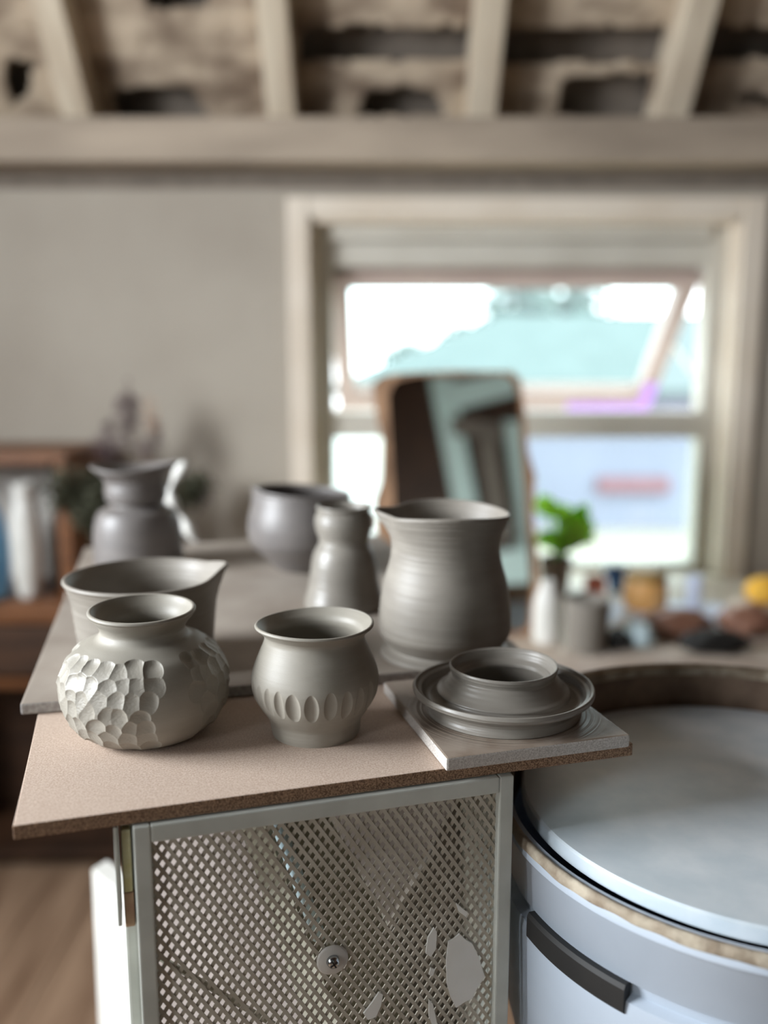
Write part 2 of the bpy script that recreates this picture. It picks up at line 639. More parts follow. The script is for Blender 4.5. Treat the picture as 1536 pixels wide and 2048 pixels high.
holes_px = [
    [(232, 178), (330, 168), (385, 175), (400, 205), (418, 236), (235, 238), (222, 215)],
    [(742, 180), (800, 170), (868, 182), (888, 222), (880, 232), (712, 234), (722, 205)],
    [(1125, 150), (1300, 142), (1300, 242), (1112, 232)],
    [(296, -20), (416, -20), (416, 14), (296, 12)],
    [(1470, 186), (1560, 190), (1560, 212), (1490, 210)],
    [(600, 50), (950, 52), (950, 124), (600, 120)],
    [(1000, 54), (1330, 52), (1330, 124), (1000, 126)],
    [(1395, 50), (1570, 50), (1570, 120), (1395, 118)],
    [(10, 120), (70, 112), (60, 190), (20, 210)],
]
holes = [[slope_uv(*p) for p in h] for h in holes_px]


def panel(name, x0, x1, u0, u1, m, step=0.009):
    bm = BM()
    nx = int((x1 - x0) / step)
    nu = int((u1 - u0) / step)
    g = {}

    def V(i, j):
        if (i, j) not in g:
            X = x0 + (x1 - x0) * i / nx
            U = u0 + (u1 - u0) * j / nu
            h = 0.006 * noise.noise(Vector((X * 7, U * 9, 1.3))) + 0.004 * noise.noise(Vector((X * 25, U * 25, 4)))
            g[(i, j)] = bm.verts.new(Vector((X, 0, 0)) + Vector((0, S0.y, S0.z)) + RD * U + RN * h)
        return g[(i, j)]
    for i in range(nx):
        for j in range(nu):
            X = x0 + (x1 - x0) * (i + 0.5) / nx
            U = u0 + (u1 - u0) * (j + 0.5) / nu
            jx = X + 0.012 * noise.noise(Vector((X * 24, U * 24, 7)))
            ju = U + 0.010 * noise.noise(Vector((X * 24, U * 24, 17)))
            if any(in_poly(jx, ju, h) for h in holes):
                continue
            bm.faces.new((V(i, j), V(i + 1, j), V(i + 1, j + 1), V(i, j + 1)))
    o = obj(name, bm, m, None, True)
    s = o.modifiers.new('thickness', 'SOLIDIFY')
    s.thickness = 0.014
    s.offset = 0
    return o


xs = [-2.0] + [r[0] for r in rafter_x[1:5]] + [2.0]
for i in range(5):
    o = panel('ceiling', xs[i] + 0.03, xs[i + 1] - 0.03, -0.12, 1.1, 'sarking')
    o['kind'] = 'structure'

# wall plate beam and a dark shadow gap board under it
struct('trim_1', one_box((-2.05, 2.36, 1.838), (2.05, 2.5, 1.945), bevel=0.006), 'plate')
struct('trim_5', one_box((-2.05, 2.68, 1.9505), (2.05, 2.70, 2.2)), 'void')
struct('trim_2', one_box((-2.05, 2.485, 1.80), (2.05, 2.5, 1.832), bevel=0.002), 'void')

# window: casing, fixed frame, transom, open awning sash
bm = BM()
box(bm, (WX0 - 0.056, WY - 0.022, WZ0), (WX0, WY, WZ1 + 0.05), bevel=0.004)
box(bm, (WX1, WY - 0.022, WZ0), (WX1 + 0.062, WY, WZ1 + 0.05), bevel=0.004)
box(bm, (WX0, WY - 0.018, WZ1), (WX1, WY, WZ1 + 0.05), bevel=0.004)
# lining of the reveal
box(bm, (WX0, WY, WZ0), (WX0 + 0.012, WY + 0.10, WZ1))
box(bm, (WX1 - 0.012, WY, WZ0), (WX1, WY + 0.10, WZ1))
box(bm, (WX0, WY, WZ1 - 0.012), (WX1, WY + 0.10, WZ1))
struct('trim_3', bm, 'trim')
win = bpy.data.objects.new('window_1', None)
C.objects.link(win)
win.location = ((WX0 + WX1) / 2, WY + 0.1, WZ0)
win['kind'] = 'structure'
FX0, FX1 = WX0 + 0.012, WX1 - 0.012
TR0, TR1 = 1.132, 1.205
HZ = 1.605
bm = BM()
box(bm, (FX0, 2.56, WZ0), (FX0 + 0.045, 2.64, WZ1 - 0.012), bevel=0.003)
box(bm, (FX1 - 0.045, 2.56, WZ0), (FX1, 2.64, WZ1 - 0.012), bevel=0.003)
box(bm, (FX0 + 0.0452, 2.545, 1.675), (FX1 - 0.0452, 2.64, WZ1 - 0.012), bevel=0.003)
box(bm, (FX0 + 0.0452, 2.57, HZ), (FX1 - 0.0452, 2.638, 1.672), bevel=0.003)
box(bm, (FX0 + 0.0452, 2.562, TR0), (FX1 - 0.0452, 2.638, TR1), bevel=0.003)
box(bm, (FX0 + 0.0452, 2.562, WZ0), (FX1 - 0.0452, 2.638, WZ0 + 0.03), bevel=0.003)
obj('window_frame', bm, 'trim_grey', win)
obj('window_pane', one_box((FX0 + 0.04, 2.60, WZ0 + 0.02), (FX1 - 0.04, 2.604, TR0 + 0.005)), 'glass', win)
# sash in its own frame, hinged at the top, bottom swung out
tilt = math.radians(49)
SM = Matrix.Translation((0, 2.62, HZ - 0.005)) @ Matrix.Rotation(tilt, 4, 'X')
SX0, SX1, SLEN = FX0 + 0.035, FX1 - 0.05, 0.60
bm = BM()
box(bm, (SX0, -0.03, -SLEN), (SX0 + 0.055, 0.02, 0), SM, 0.003)
box(bm, (SX1 - 0.055, -0.03, -SLEN), (SX1, 0.02, 0), SM, 0.003)
box(bm, (SX0 + 0.05, -0.02, -0.055), (SX1 - 0.05, 0.02, 0), SM, 0.003)
box(bm, (SX0 + 0.05, -0.03, -SLEN), (SX1 - 0.05, 0.02, -SLEN + 0.085), SM, 0.003)
sash = obj('window_sash', bm, 'sash', win)
bm = BM()
box(bm, (SX0 + 0.045, -0.002, -SLEN + 0.05), (SX1 - 0.045, 0.002, -0.05), SM)
obj('sash_pane', bm, 'glass', sash)
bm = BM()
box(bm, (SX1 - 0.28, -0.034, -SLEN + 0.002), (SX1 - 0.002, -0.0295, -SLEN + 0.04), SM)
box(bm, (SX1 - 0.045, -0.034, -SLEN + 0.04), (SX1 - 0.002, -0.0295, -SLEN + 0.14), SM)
o = obj('fringe_strip', bm, 'lilac', sash)  # purple light fringing on the sash corner, put in as coloured strips
o['label'] = 'lilac light fringe painted on the sash corner'
for sx in (SX0 + 0.0, SX1 - 0.0):
    bm = BM()
    top_p = SM @ Vector((sx, 0, -0.30))
    tube(bm, [(sx, 2.61, 1.30), top_p], 0.006, 8)
    obj('window_stay', bm, 'trim_grey', win)

# sill board in the reveal
struct('trim_4', one_box((WX0 - 0.08, 2.44, 0.712), (WX1 + 0.08, 2.60, 0.742), bevel=0.004), 'trim')

# side window (beside the camera, left) and doorway frame behind the camera
w2 = bpy.data.objects.new('window_2', None)
C.objects.link(w2)
w2.location = (LX - 0.1, 0.35, 1.3)
w2['kind'] = 'structure'
bm = BM()
for a, b in (((-1.99, -0.24, 1.3), (-1.94, -0.20, 2.4)), ((-1.99, 0.90, 1.3), (-1.94, 0.94, 2.4)),
             ((-1.99, -0.20, 1.3), (-1.94, 0.90, 1.34)), ((-1.99, -0.20, 2.36), (-1.94, 0.90, 2.4))):
    box(bm, a, b, bevel=0.003)
obj('window_frame', bm, 'trim', w2)

# =================================================================== OUTSIDE THE WINDOW
struct('ground', one_box((-14, 2.9, -0.35), (20, 30, -0.15)), 'ground')
h = thing('outbuilding', 'long low building across the yard with pale aqua roof and blue grey walls', 'building', (2.6, 8.6, -0.15))
obj('wall', one_box((0.0, 8.0, -0.15), (6.5, 10.4, 1.12)), 'out_wall', h)
bm = BM()
a, b = -0.55, 6.9
ridge = (9.2, 1.80)
up_ = [(a, 7.7, 1.10), (b, 7.7, 1.10), (b, 10.7, 1.10), (a, 10.7, 1.10), (1.15, ridge[0], ridge[1]), (b - 1.2, ridge[0], ridge[1])]
vt = [bm.verts.new(q_) for q_ in up_]
vb = [bm.verts.new((x_, y_, 1.04)) for x_, y_, z_ in up_[:4]]
for f_ in ((0, 1, 5, 4), (1, 2, 5), (2, 3, 4, 5), (3, 0, 4)):
    bm.faces.new([vt[k_] for k_ in f_])
for k_ in range(4):
    bm.faces.new((vt[k_], vb[k_], vb[(k_ + 1) % 4], vt[(k_ + 1) % 4]))
bm.faces.new(vb[::-1])
obj('roof', bm, 'out_roof', h)
bm = BM()
box(bm, (1.9, 7.93, 0.18), (2.55, 8.0, 0.32), bevel=0.02)
obj('wall_sign', bm, 'red', h)
tag(obj('garden_wall', one_box((-4.0, 6.6, -0.15), (-0.05, 6.8, 0.95), bevel=0.01), 'out_white'),
    'bright white rendered yard wall seen through the lower left pane', 'wall')


def tree(name, label, cx, cy, z0, r, seed, group=None):
    random.seed(seed)
    t = thing(name, label, 'tree', (cx, cy, -0.15), group)
    bm = BM()
    tube(bm, [(cx, cy, -0.15), (cx + 0.05, cy, z0 - r * 0.6), (cx, cy, z0)], [r * 0.12, r * 0.09, r * 0.05], 8)
    obj('trunk', bm, 'stem', t)
    bm = BM()
    for _ in range(420):
        d = Vector((random.gauss(0, 1), random.gauss(0, 1), random.gauss(0, 1))).normalized()
        p = Vector((cx, cy, z0)) + Vector((d.x, d.y, d.z * 0.75)) * r * random.uniform(0.45, 1.0)
        s = r * random.uniform(0.12, 0.2)
        u = Vector((random.gauss(0, 1), random.gauss(0, 1), random.gauss(0, 1))).normalized()
        v = u.orthogonal().normalized()
        bm.faces.new([bm.verts.new(p + u * s), bm.verts.new(p + v * s * 0.6), bm.verts.new(p - u * s), bm.verts.new(p - v * s * 0.6)])
    obj('foliage', bm, 'tree', t)


p = on_y(1092, 640, 13)
tree('garden_tree', 'hazy round tree rising behind the aqua roof ridge', p.x, 13, p.z, 0.98, 3)
p = on_y(815, 720, 10.9)
tree('garden_bush', 'small hazy bush at the left end of the aqua roof', p.x, 10.9, p.z, 0.32, 5)
p = on_y(935, 690, 12)
tree('garden_bush', 'mid-sized hazy bush between the small bush and round tree', p.x, 12, p.z, 0.42, 6)
random.seed(11)

# =================================================================== WORK TABLE UNDER THE WINDOW
tb = thing('work_table', 'long pale work table standing under the window', 'table', (0.45, 2.1, 0))
obj('table_top', one_box((-0.5, 1.76, 0.715), (1.75, 2.44, 0.75), bevel=0.004), 'table', tb)
for lx in (-0.44, 1.69):
    for ly in (1.82, 2.38):
        obj('leg', one_box((lx - 0.03, ly - 0.03, 0), (lx + 0.03, ly + 0.03, 0.7145), bevel=0.003), 'table', tb)
obj('apron', one_box((-0.40, 1.80, 0.64), (1.65, 1.82, 0.7145)), 'table', tb)

# live-edge mirror leaning back against the window
TZ = 0.75
mb = Vector((0.27, 1.90, TZ + 0.002))
mt_ = math.radians(12)
mrot = math.radians(-6)
MM = Matrix.Translation(mb) @ Matrix.Rotation(mrot, 4, 'Z') @ Matrix.Rotation(-mt_, 4, 'X')
# outline of the slab in its own plane (x across, z up), measured on the photograph
slab_px = [(752, 1290), (748, 1180), (752, 1100), (748, 1000), (762, 960), (764, 880), (752, 830), (744, 770), (762, 752), (800, 746),
           (900, 741), (1025, 742), (1042, 760), (1050, 820), (1056, 900), (1066, 935), (1072, 950), (1070, 975), (1068, 1040),
           (1076, 1110), (1080, 1190), (1080, 1240), (1072, 1262), (1055, 1275), (1045, 1290)]
mn = (MM.to_3x3() @ Vector((0, -1, 0))).normalized()


def mirror_uv(px, py, off=0.0):
    q = on_plane(px, py, mb + mn * off, mn)
    l = MM.inverted() @ q
    return l.x, l.z


mirror = thing('mirror', 'tall rounded mirror in a live-edge wooden frame leaning before the window', 'mirror', mb)


def slab_prism(bm, uv, y0, y1):
    prism(bm, [MM @ Vector((u, y0, v)) for u, v in uv], (MM.to_3x3() @ Vector((0, y1 - y0, 0))))


uv = [mirror_uv(*q) for q in slab_px]
zmin = min(v for u, v in uv)
uv = [(u, max(v, 0.003)) for u, v in uv]
bm = BM()
slab_prism(bm, uv, 0.0, 0.022)
obj('wooden_slab', bm, 'bark', mirror)
glass_px = [(800, 1262), (796, 1180), (790, 1060), (786, 960), (780, 860), (776, 790), (790, 762), (830, 752), (1000, 748), (1022, 756),
            (1034, 790), (1040, 880), (1048, 980), (1054, 1080), (1060, 1180), (1056, 1240), (1046, 1262)]
uvg = [mirror_uv(*q, off=0.004) for q in glass_px]
bm = BM()
slab_prism(bm, uvg, -0.004, -0.0003)
obj('mirror_glass', bm, 'mirror', mirror)
bm = BM()
a = MM @ Vector((0.0, 0.022, 0.40))
tube(bm, [a, Vector((a.x, 2.13, TZ + 0.012)), ], 0.009, 8)
obj('rear_prop', bm, 'bark', mirror)

# pale green window frame high on the wall behind the camera, seen in the mirror
def mirrored(px, py, yp):
    d = ray(px, py)
    n_ = mn
    hit = EYE + d * ((mb + n_ * 0.004 - EYE).dot(n_) / d.dot(n_))
    r_ = d - 2 * d.dot(n_) * n_
    return hit + r_ * ((yp - hit.y) / r_.y)


REFL = [
    ('mint', [(858, 752), (905, 752), (955, 1010), (908, 1010)]),
    ('mint', [(872, 772), (1036, 738), (1040, 785), (884, 826)]),
    ('mint', [(1006, 842), (1040, 842), (1072, 1090), (1036, 1090)]),
    ('void', [(900, 830), (1010, 850), (1006, 880), (904, 868)]),
    ('mint', [(985, 1105), (1074, 1092), (1078, 1160), (995, 1178)]),
    ('white', [(1015, 1186), (1064, 1180), (1060, 1262), (1018, 1262)]),
    ('taupe', [(955, 880), (992, 880), (1024, 1080), (985, 1080)]),
]
gable = thing('gable_frame', 'pale green timber frame on the wall behind, seen reflected in the mirror', 'frame', (1.0, -2.3, 2.0))
for k, (m_, q4) in enumerate(REFL):
    bm = BM()
    yp = -2.35 + 0.025 * k
    prism(bm, [mirrored(a, b, yp) for a, b in q4], (0, -0.02, 0))
    obj({'mint': 'frame_bar', 'void': 'dark_slat', 'taupe': 'grey_slat', 'white': 'white_slat'}[m_], bm, m_, gable)


# mug, bottle, jars, sponge, paper and tools
def simple_pot(name, m, X0, Y0, zb, outer, label, cat, t=0.003, group=None, n=48):
    o = pot(name, m, X0, Y0, zb, outer, t, n=n, per=6)
    return tag(o, label, cat, group)


q = on_z(1171, 1300, TZ)
simple_pot('clay_cup', 'clay_warm', q.x, q.y, TZ, [(0.036, 0), (0.040, 0.01), (0.045, 0.06), (0.047, 0.112)],
           'plain grey clay beaker standing just right of the mirror', 'cup')
q = on_z(1098, 1292, TZ)
simple_pot('ceramic_bottle', 'white', q.x, q.y + 0.03, TZ, [(0.026, 0), (0.030, 0.02), (0.028, 0.09), (0.018, 0.12), (0.014, 0.135)],
           'pale ceramic bottle between the mirror and the grey beaker', 'bottle')
q = on_y(1290, 1200, 2.13)
j = thing('storage_jar', 'orange jar with ochre lid standing under the window', 'jar', (q.x, 2.13, TZ))
outer = [(0.042, 0), (0.05, 0.008), (0.053, 0.03), (0.052, 0.06), (0.046, 0.075)]
pot('jar_body', 'orange', q.x, 2.13, TZ, outer, 0.003, n=48, per=6, parent=j)
bm = BM()
revolve(bm, [(0, 0.100), (0.035, 0.098), (0.05, 0.090), (0.051, 0.0765), (0, 0.0765)], (q.x, 2.13, TZ), 40)
obj('lid', bm, 'ochre', j, True)
q = on_y(1232, 1160, 2.30)
simple_pot('glazed_bowl', 'blue', q.x, 2.30, TZ, [(0.016, 0), (0.018, 0.005), (0.018, 0.018), (0.026, 0.034), (0.033, 0.05), (0.034, 0.06)],
           'small deep blue goblet left of the orange jar', 'bowl')
q = on_y(1190, 1185, 2.18)
simple_pot('plastic_tub', 'coral', q.x, 2.18, TZ, [(0.022, 0), (0.025, 0.03), (0.026, 0.066)],
           'little coral tub behind the grey beaker', 'tub')
q = on_y(1385, 1215, 2.15)
simple_pot('glass_tumbler', 'paper', q.x, 2.15, TZ, [(0.018, 0), (0.020, 0.03), (0.021, 0.075)],
           'small pale tumbler right of the orange jar', 'cup')
# sponge on an upturned block at the right edge
q = on_y(1530, 1180, 2.08)
bm = BM()
box(bm, (q.x - 0.055, 2.03, TZ), (q.x + 0.10, 2.14, TZ + 0.028), bevel=0.003)
tag(obj('wooden_block', bm, 'table'), 'pale wooden block under the yellow sponge', 'block')
bm = BM()
bmesh.ops.create_uvsphere(bm, u_segments=32, v_segments=20, radius=1.0)
for v in bm.verts:
    d = v.co.normalized()
    s = 1 + 0.06 * noise.noise(d * 4)
    v.co = Vector((q.x + 0.01 + d.x * 0.055 * s, 2.085 + d.y * 0.042 * s, TZ + 0.028 + 0.0305 + max(-0.029, d.z * 0.034 * s)))
tag(obj('round_sponge', bm, 'yellow', None, True), 'bright yellow round sponge at the right edge on a pale block', 'sponge')
# sheets of paper
for k, (px0, py0, ang, sc, lab) in enumerate([
        (1330, 1228, -8, 1.0, 'wide bluish sheet of paper lying across the table before the orange jar'),
        (1490, 1236, 14, 0.8, 'smaller bluish sheet of paper at the right edge of the table')]):
    q = on_z(px0, py0, TZ)
    mtx = Matrix.Translation((q.x, q.y, TZ + 0.0015 + 0.004 * k)) @ Matrix.Rotation(math.radians(ang), 4, 'Z')
    bm = BM()
    box(bm, (-0.15 * sc, -0.10 * sc, -0.001), (0.15 * sc, 0.10 * sc, 0.001 + 0.002 * (1 - k)), mtx)
    tag(obj('paper_sheet', bm, 'paper'), lab, 'paper')
# tools and dark lumps in front
def lump(name, px, py, sx, sy, sz, m, label, cat, seed):
    q = on_z(px, py, TZ)
    bm = BM()
    bmesh.ops.create_uvsphere(bm, u_segments=28, v_segments=18, radius=1.0)
    for v in bm.verts:
        d = v.co.normalized()
        s = 1 + 0.22 * noise.noise(d * 2.2 + Vector((seed, 0, 0)))
        v.co = Vector((q.x + d.x * sx * s, q.y + d.y * sy * s, TZ + 0.001 + max(0, sz * (0.45 + d.z * 0.55 * s))))
    return tag(obj(name, bm, m, None, True), label, cat)


lump('folded_cloth', 1232, 1296, 0.030, 0.032, 0.042, 'black', 'dark crumpled rag right of the grey beaker', 'cloth', 1)
lump('plastic_bag', 1278, 1292, 0.033, 0.032, 0.048, 'cyan', 'small pale blue crumpled bag beside the dark rag', 'bag', 2)
lump('tool_roll', 1350, 1272, 0.080, 0.042, 0.060, 'rosewood', 'reddish brown tool roll in front of the wide paper sheet', 'tool roll', 3)
lump('tool_pouch', 1428, 1305, 0.075, 0.030, 0.045, 'black', 'black tool pouch lying behind the wheel rim', 'pouch', 5)
lump('clay_lump', 1495, 1268, 0.065, 0.045, 0.065, 'rosewood', 'reddish brown lump at the right edge of the table', 'clay lump', 8)
bm = BM()
a = on_z(1222, 1278, TZ)
b_ = on_z(1262, 1246, TZ)
tube(bm, [Vector((a.x, a.y, TZ + 0.012)), Vector((b_.x, b_.y, TZ + 0.02))], [0.012, 0.009], 10)
tag(obj('rolling_pin', bm, 'table', None, True), 'pale wooden stick lying between beaker and paper', 'rolling pin')

# potted plant
q = on_y(1110, 1160, 2.25)
pl = thing('potted_plant', 'bright green leafy plant in a small taupe pot right of the mirror', 'plant', (q.x, 2.25, TZ))
pot('plant_pot', 'taupe', q.x, 2.25, TZ, [(0.028, 0), (0.032, 0.01), (0.040, 0.09), (0.042, 0.10)], 0.003, n=40, per=5, parent=pl)
bm = BM()
bmst = BM()
for k in range(24):
    a = random.uniform(0, 2 * PI)
    rr = random.uniform(0.01, 0.06)
    base = Vector((q.x, 2.25, TZ + 0.095))
    tip = Vector((q.x + 0.02 + rr * math.cos(a), 2.25 + rr * math.sin(a) * 0.7, TZ + random.uniform(0.14, 0.235)))
    tube(bmst, [base, (base + tip) / 2 + Vector((0, 0, 0.02)), tip], 0.0016, 5)
    u = Vector((math.cos(a), math.sin(a) * 0.6, random.uniform(-0.2, 0.9))).normalized()
    w = u.cross(Vector((0, 1, 0.3))).normalized()
    L_, Wd = random.uniform(0.028, 0.042), random.uniform(0.017, 0.024)
    ring = []
    nn = u.cross(w)
    for s in range(12):
        t = 2 * PI * s / 12
        ring.append(bm.verts.new(tip + u * L_ * math.cos(t) + w * Wd * math.sin(t) + nn * 0.006 * math.cos(t) ** 2))
    c = bm.verts.new(tip + nn * 0.002)
    for s in range(12):
        bm.faces.new((c, ring[s], ring[(s + 1) % 12]))
obj('stems', bmst, 'green', pl, True)
lf = obj('leaves', bm, 'green', pl, True)
sm_ = lf.modifiers.new('thickness', 'SOLIDIFY')
sm_.thickness = 0.001

# pale box, dish and tile behind the ware board at left
q = on_y(455, 1100, 2.2)
tag(obj('card_box', one_box((q.x - 0.075, 2.12, TZ), (q.x + 0.08, 2.3, TZ + 0.115), bevel=0.004), 'pink'),
    'pale pinkish box behind the board between left jug and bowl', 'box')
q = on_y(165, 1090, 2.28)
# wooden bench with the crate shelf at the left
bench = thing('storage_bench', 'long dark brown wooden bench with open bays at the left wall', 'bench', (-1.2, 2.33, 0))
obj('bench_top', one_box((-1.85, 2.17, 0.70), (-0.54, 2.47, 0.735), bevel=0.003), 'wood', bench)
obj('back_panel', one_box((-1.83, 2.45, 0.02), (-0.56, 2.465, 0.6995)), 'darkwood', bench)
for k, sx in enumerate((-1.83, -1.2, -0.58)):
    obj('side_panel', one_box((sx, 2.2, 0.0), (sx + 0.022, 2.4495, 0.6995)), 'darkwood', bench)
for a, b_ in ((-1.807, -1.201), (-1.177, -0.581)):
    obj('shelf', one_box((a, 2.2, 0.52), (b_, 2.4495, 0.545)), 'wood', bench)
    obj('shelf', one_box((a, 2.2, 0.05), (b_, 2.4495, 0.07)), 'darkwood', bench)
    obj('drawer', one_box((a + 0.003, 2.185, 0.56), (b_ - 0.003, 2.2, 0.69), bevel=0.002), 'darkwood', bench)
tag(obj('cardboard_tray', one_box((-1.15, 2.22, 0.5455), (-0.62, 2.24, 0.5595)), 'darkwood'), 'thin dark tray edge on the bench shelf', 'tray')
crate = thing('crate_shelf', 'open orange brown wooden crate standing on the bench', 'crate', (-1.1, 2.32, 0.735))
CX0, CX1, CZ0, CZ1 = -1.45, -0.765, 0.735, 1.13
obj('top_board', one_box((CX0, 2.15, CZ1 - 0.028), (CX1, 2.45, CZ1), bevel=0.002), 'wood', crate)
obj('bottom_board', one_box((CX0, 2.17, CZ0 + 0.0005), (CX1, 2.45, CZ0 + 0.02), bevel=0.002), 'wood', crate)
obj('side_board', one_box((CX0, 2.16, CZ0 + 0.0205), (CX0 + 0.025, 2.45, CZ1 - 0.0285)), 'wood', crate)
obj('side_board', one_box((CX1 - 0.03, 2.16, CZ0 + 0.0205), (CX1, 2.45, CZ1 - 0.0285)), 'wood', crate)
obj('rear_board', one_box((CX0 + 0.0255, 2.43, CZ0 + 0.0205), (CX1 - 0.0305, 2.45, CZ1 - 0.0285)), 'offwhite', crate)
zc = CZ0 + 0.0205
simple_pot('tall_vase', 'white', -0.900, 2.22, zc, [(0.02, 0), (0.028, 0.02), (0.036, 0.10), (0.033, 0.2), (0.024, 0.25), (0.028, 0.29)],
           'tall white vase standing inside the wooden crate', 'vase', 0.004)
simple_pot('tall_vase', 'offwhite', -0.858, 2.36, zc, [(0.03, 0), (0.036, 0.02), (0.042, 0.12), (0.040, 0.22), (0.03, 0.27), (0.034, 0.30)],
           'off-white vase at the back of the crate beside its right side', 'vase', 0.004)
simple_pot('tall_vase', 'skyblue', -0.998, 2.20, zc, [(0.04, 0), (0.052, 0.02), (0.058, 0.12), (0.050, 0.2), (0.03, 0.25), (0.034, 0.27)],
           'sky blue vase in the crate at the left edge', 'vase', 0.004)
tag(obj('ceramic_tile', one_box((-0.72, 2.22, 0.7355), (-0.655, 2.30, 0.835), bevel=0.006), 'pink'),
    'small pale pink block on the bench right of the crate', 'block')

# dried flowers in a vase on the bench end
fx, fy = -0.60, 2.36
vs_ = thing('dried_bouquet', 'tall vase of dried purple flower stems against the bare wall', 'plant', (fx, fy, 0.735))
pot('vase', 'darkwood', fx, fy, 0.735, [(0.03, 0), (0.05, 0.03), (0.045, 0.08), (0.022, 0.12), (0.027, 0.14)], 0.003, n=40, per=5, parent=vs_)
stem_px = [(250, 775, 'heather'), (238, 800, 'heather'), (215, 840, 'heather'), (203, 870, 'heather'), (262, 790, 'heather'), (222, 905, 'heather'),
           (196, 895, 'heather'), (250, 850, 'heather'), (300, 800, 'peach'), (312, 840, 'heather'), (290, 880, 'heather'), (120, 950, 'darkgreen'), (105, 985, 'darkgreen'),
           (140, 1000, 'darkgreen'), (165, 1035, 'darkgreen'), (385, 965, 'darkgreen'), (405, 960, 'darkgreen'), (415, 985, 'heather'), (372, 985, 'darkgreen'), (180, 960, 'darkgreen'), (190, 1010, 'darkgreen')]
bms = BM()
blooms = {}
for px, py, mm in stem_px:
    tip = on_y(px, py, 2.06 if px < 195 else fy - 0.05 + random.uniform(-0.04, 0.03))
    base = Vector((fx, fy, 0.86))
    mid = Vector((fx + 0.3 * (tip.x - fx), tip.y * 0.5 + fy * 0.5, (base.z + tip.z) / 2 + 0.03))
    tube(bms, [base, mid, tip], [0.002, 0.0015, 0.001], 5)
    b = blooms.setdefault(mm, BM())
    n_ = {'heather': 75, 'peach': 40, 'darkgreen': 170}[mm]
    for _ in range(n_):
        s = random.uniform(0.004, 0.009) * (1.5 if mm == 'darkgreen' else 1)
        sp = 0.018 if mm != 'darkgreen' else 0.036
        t = random.random()
        c = tip * (1 - t * 0.22) + base * (t * 0.22) + Vector((random.gauss(0, sp * 0.5), random.gauss(0, sp * 0.4), random.gauss(0, sp * 0.5)))
        u = Vector((random.gauss(0, 1), random.gauss(0, 1), random.gauss(0, 1))).normalized()
        v = u.orthogonal().normalized()
        w = u.cross(v)
        k = [b.verts.new(c + u * s), b.verts.new(c + v * s * 0.5), b.verts.new(c - u * s), b.verts.new(c - v * s * 0.5), b.verts.new(c + w * s * 0.35)]
        for i in range(4):
            b.faces.new((k[i], k[(i + 1) % 4], k[4]))
obj('stems', bms, 'stem', vs_)
for mm, b in blooms.items():
    nm = {'heather': 'purple_blooms', 'peach': 'peach_blooms', 'darkgreen': 'dark_leaves', 'stem': 'seed_heads'}[mm]
    obj(nm, b, mm, vs_)

# driftwood behind the left jug
q = on_y(375, 1000, 1.75)
bm = BM()
pts = [on_y(a, b, 1.32) for a, b in ((372, 925), (352, 955), (340, 985), (350, 1015), (368, 1040), (382, 1068), (400, 1095))]
tube(bm, catmull([tuple(p) for p in pts], 6), [0.006 + 0.003 * math.sin(i * 0.5) for i in range(37)], 10)
DRIFT = bm

# =================================================================== POTTER'S WHEEL
wx, wy = 0.283, 0.640
WZ = 1.025
wh = thing('potters_wheel', "potter's wheel with a wide bright metal wheelhead and pale plastic splash pan", 'pottery wheel', (wx, wy, 0))
bm = BM()
revolve(bm, [(0, 0.0), (0.1745, 0.0), (0.1762, -0.0015), (0.1762, -0.011), (0.174, -0.0125), (0, -0.0125)], (wx, wy, WZ), 160)
hd = obj('wheelhead', bm, 'alu', wh, True)
hd.modifiers.new('edges', 'EDGE_SPLIT').split_angle = math.radians(40)
# radial brushing for the wheelhead
nt = M['alu'].node_tree
tc = nt.nodes.new('ShaderNodeTexCoord')
ln = nt.nodes.new('ShaderNodeVectorMath')
ln.operation = 'LENGTH'
sub = nt.nodes.new('ShaderNodeVectorMath')
sub.operation = 'SUBTRACT'
sub.inputs[1].default_value = (wx, wy, 0)
mul = nt.nodes.new('ShaderNodeVectorMath')
mul.operation = 'MULTIPLY'
mul.inputs[1].default_value = (1, 1, 0)
geo = nt.nodes.new('ShaderNodeNewGeometry')
nt.links.new(geo.outputs['Position'], sub.inputs[0])
nt.links.new(sub.outputs[0], mul.inputs[0])
nt.links.new(mul.outputs[0], ln.inputs[0])
nn_ = nt.nodes.new('ShaderNodeTexNoise')
nn_.noise_dimensions = '1D'
nn_.inputs['Scale'].default_value = 260
nn_.inputs['Detail'].default_value = 3
nt.links.new(ln.outputs['Value'], nn_.inputs['W'])
bp_ = nt.nodes.new('ShaderNodeBump')
bp_.inputs['Distance'].default_value = 0.00003
nt.links.new(nn_.outputs[0], bp_.inputs['Height'])
nt.links.new(bp_.outputs[0], nt.nodes['Principled BSDF'].inputs['Normal'])

bm = BM()
revolve(bm, [(0.030, -0.013), (0.030, -0.10), (0, -0.10)], (wx, wy, WZ), 32)
obj('spindle', bm, 'steel', wh, True)
# lower pan: low rim all the way round, rolled, two tiers with a joint
RP = 0.188
pan_prof = [(0.05, -0.115), (RP - 0.012, -0.115), (RP - 0.005, -0.10), (RP - 0.005, -0.012), (RP - 0.003, -0.008), (RP + 0.002, -0.008), (RP + 0.005, -0.012),
            (RP + 0.005, -0.019), (RP + 0.001, -0.022), (RP - 0.001, -0.058), (RP - 0.006, -0.062), (RP - 0.006, -0.067), (RP + 0.002, -0.070), (RP + 0.003, -0.076),
            (RP + 0.0, -0.16), (RP - 0.02, -0.24), (0.05, -0.25), (0.05, -0.115)]
bm = BM()
revolve(bm, pan_prof, (wx, wy, WZ), 160)
obj('splash_pan', bm, 'pan', wh, True).modifiers.new('edges', 'EDGE_SPLIT').split_angle = math.radians(50)
# dried clay crust on the low rim: uneven
bm = BM()


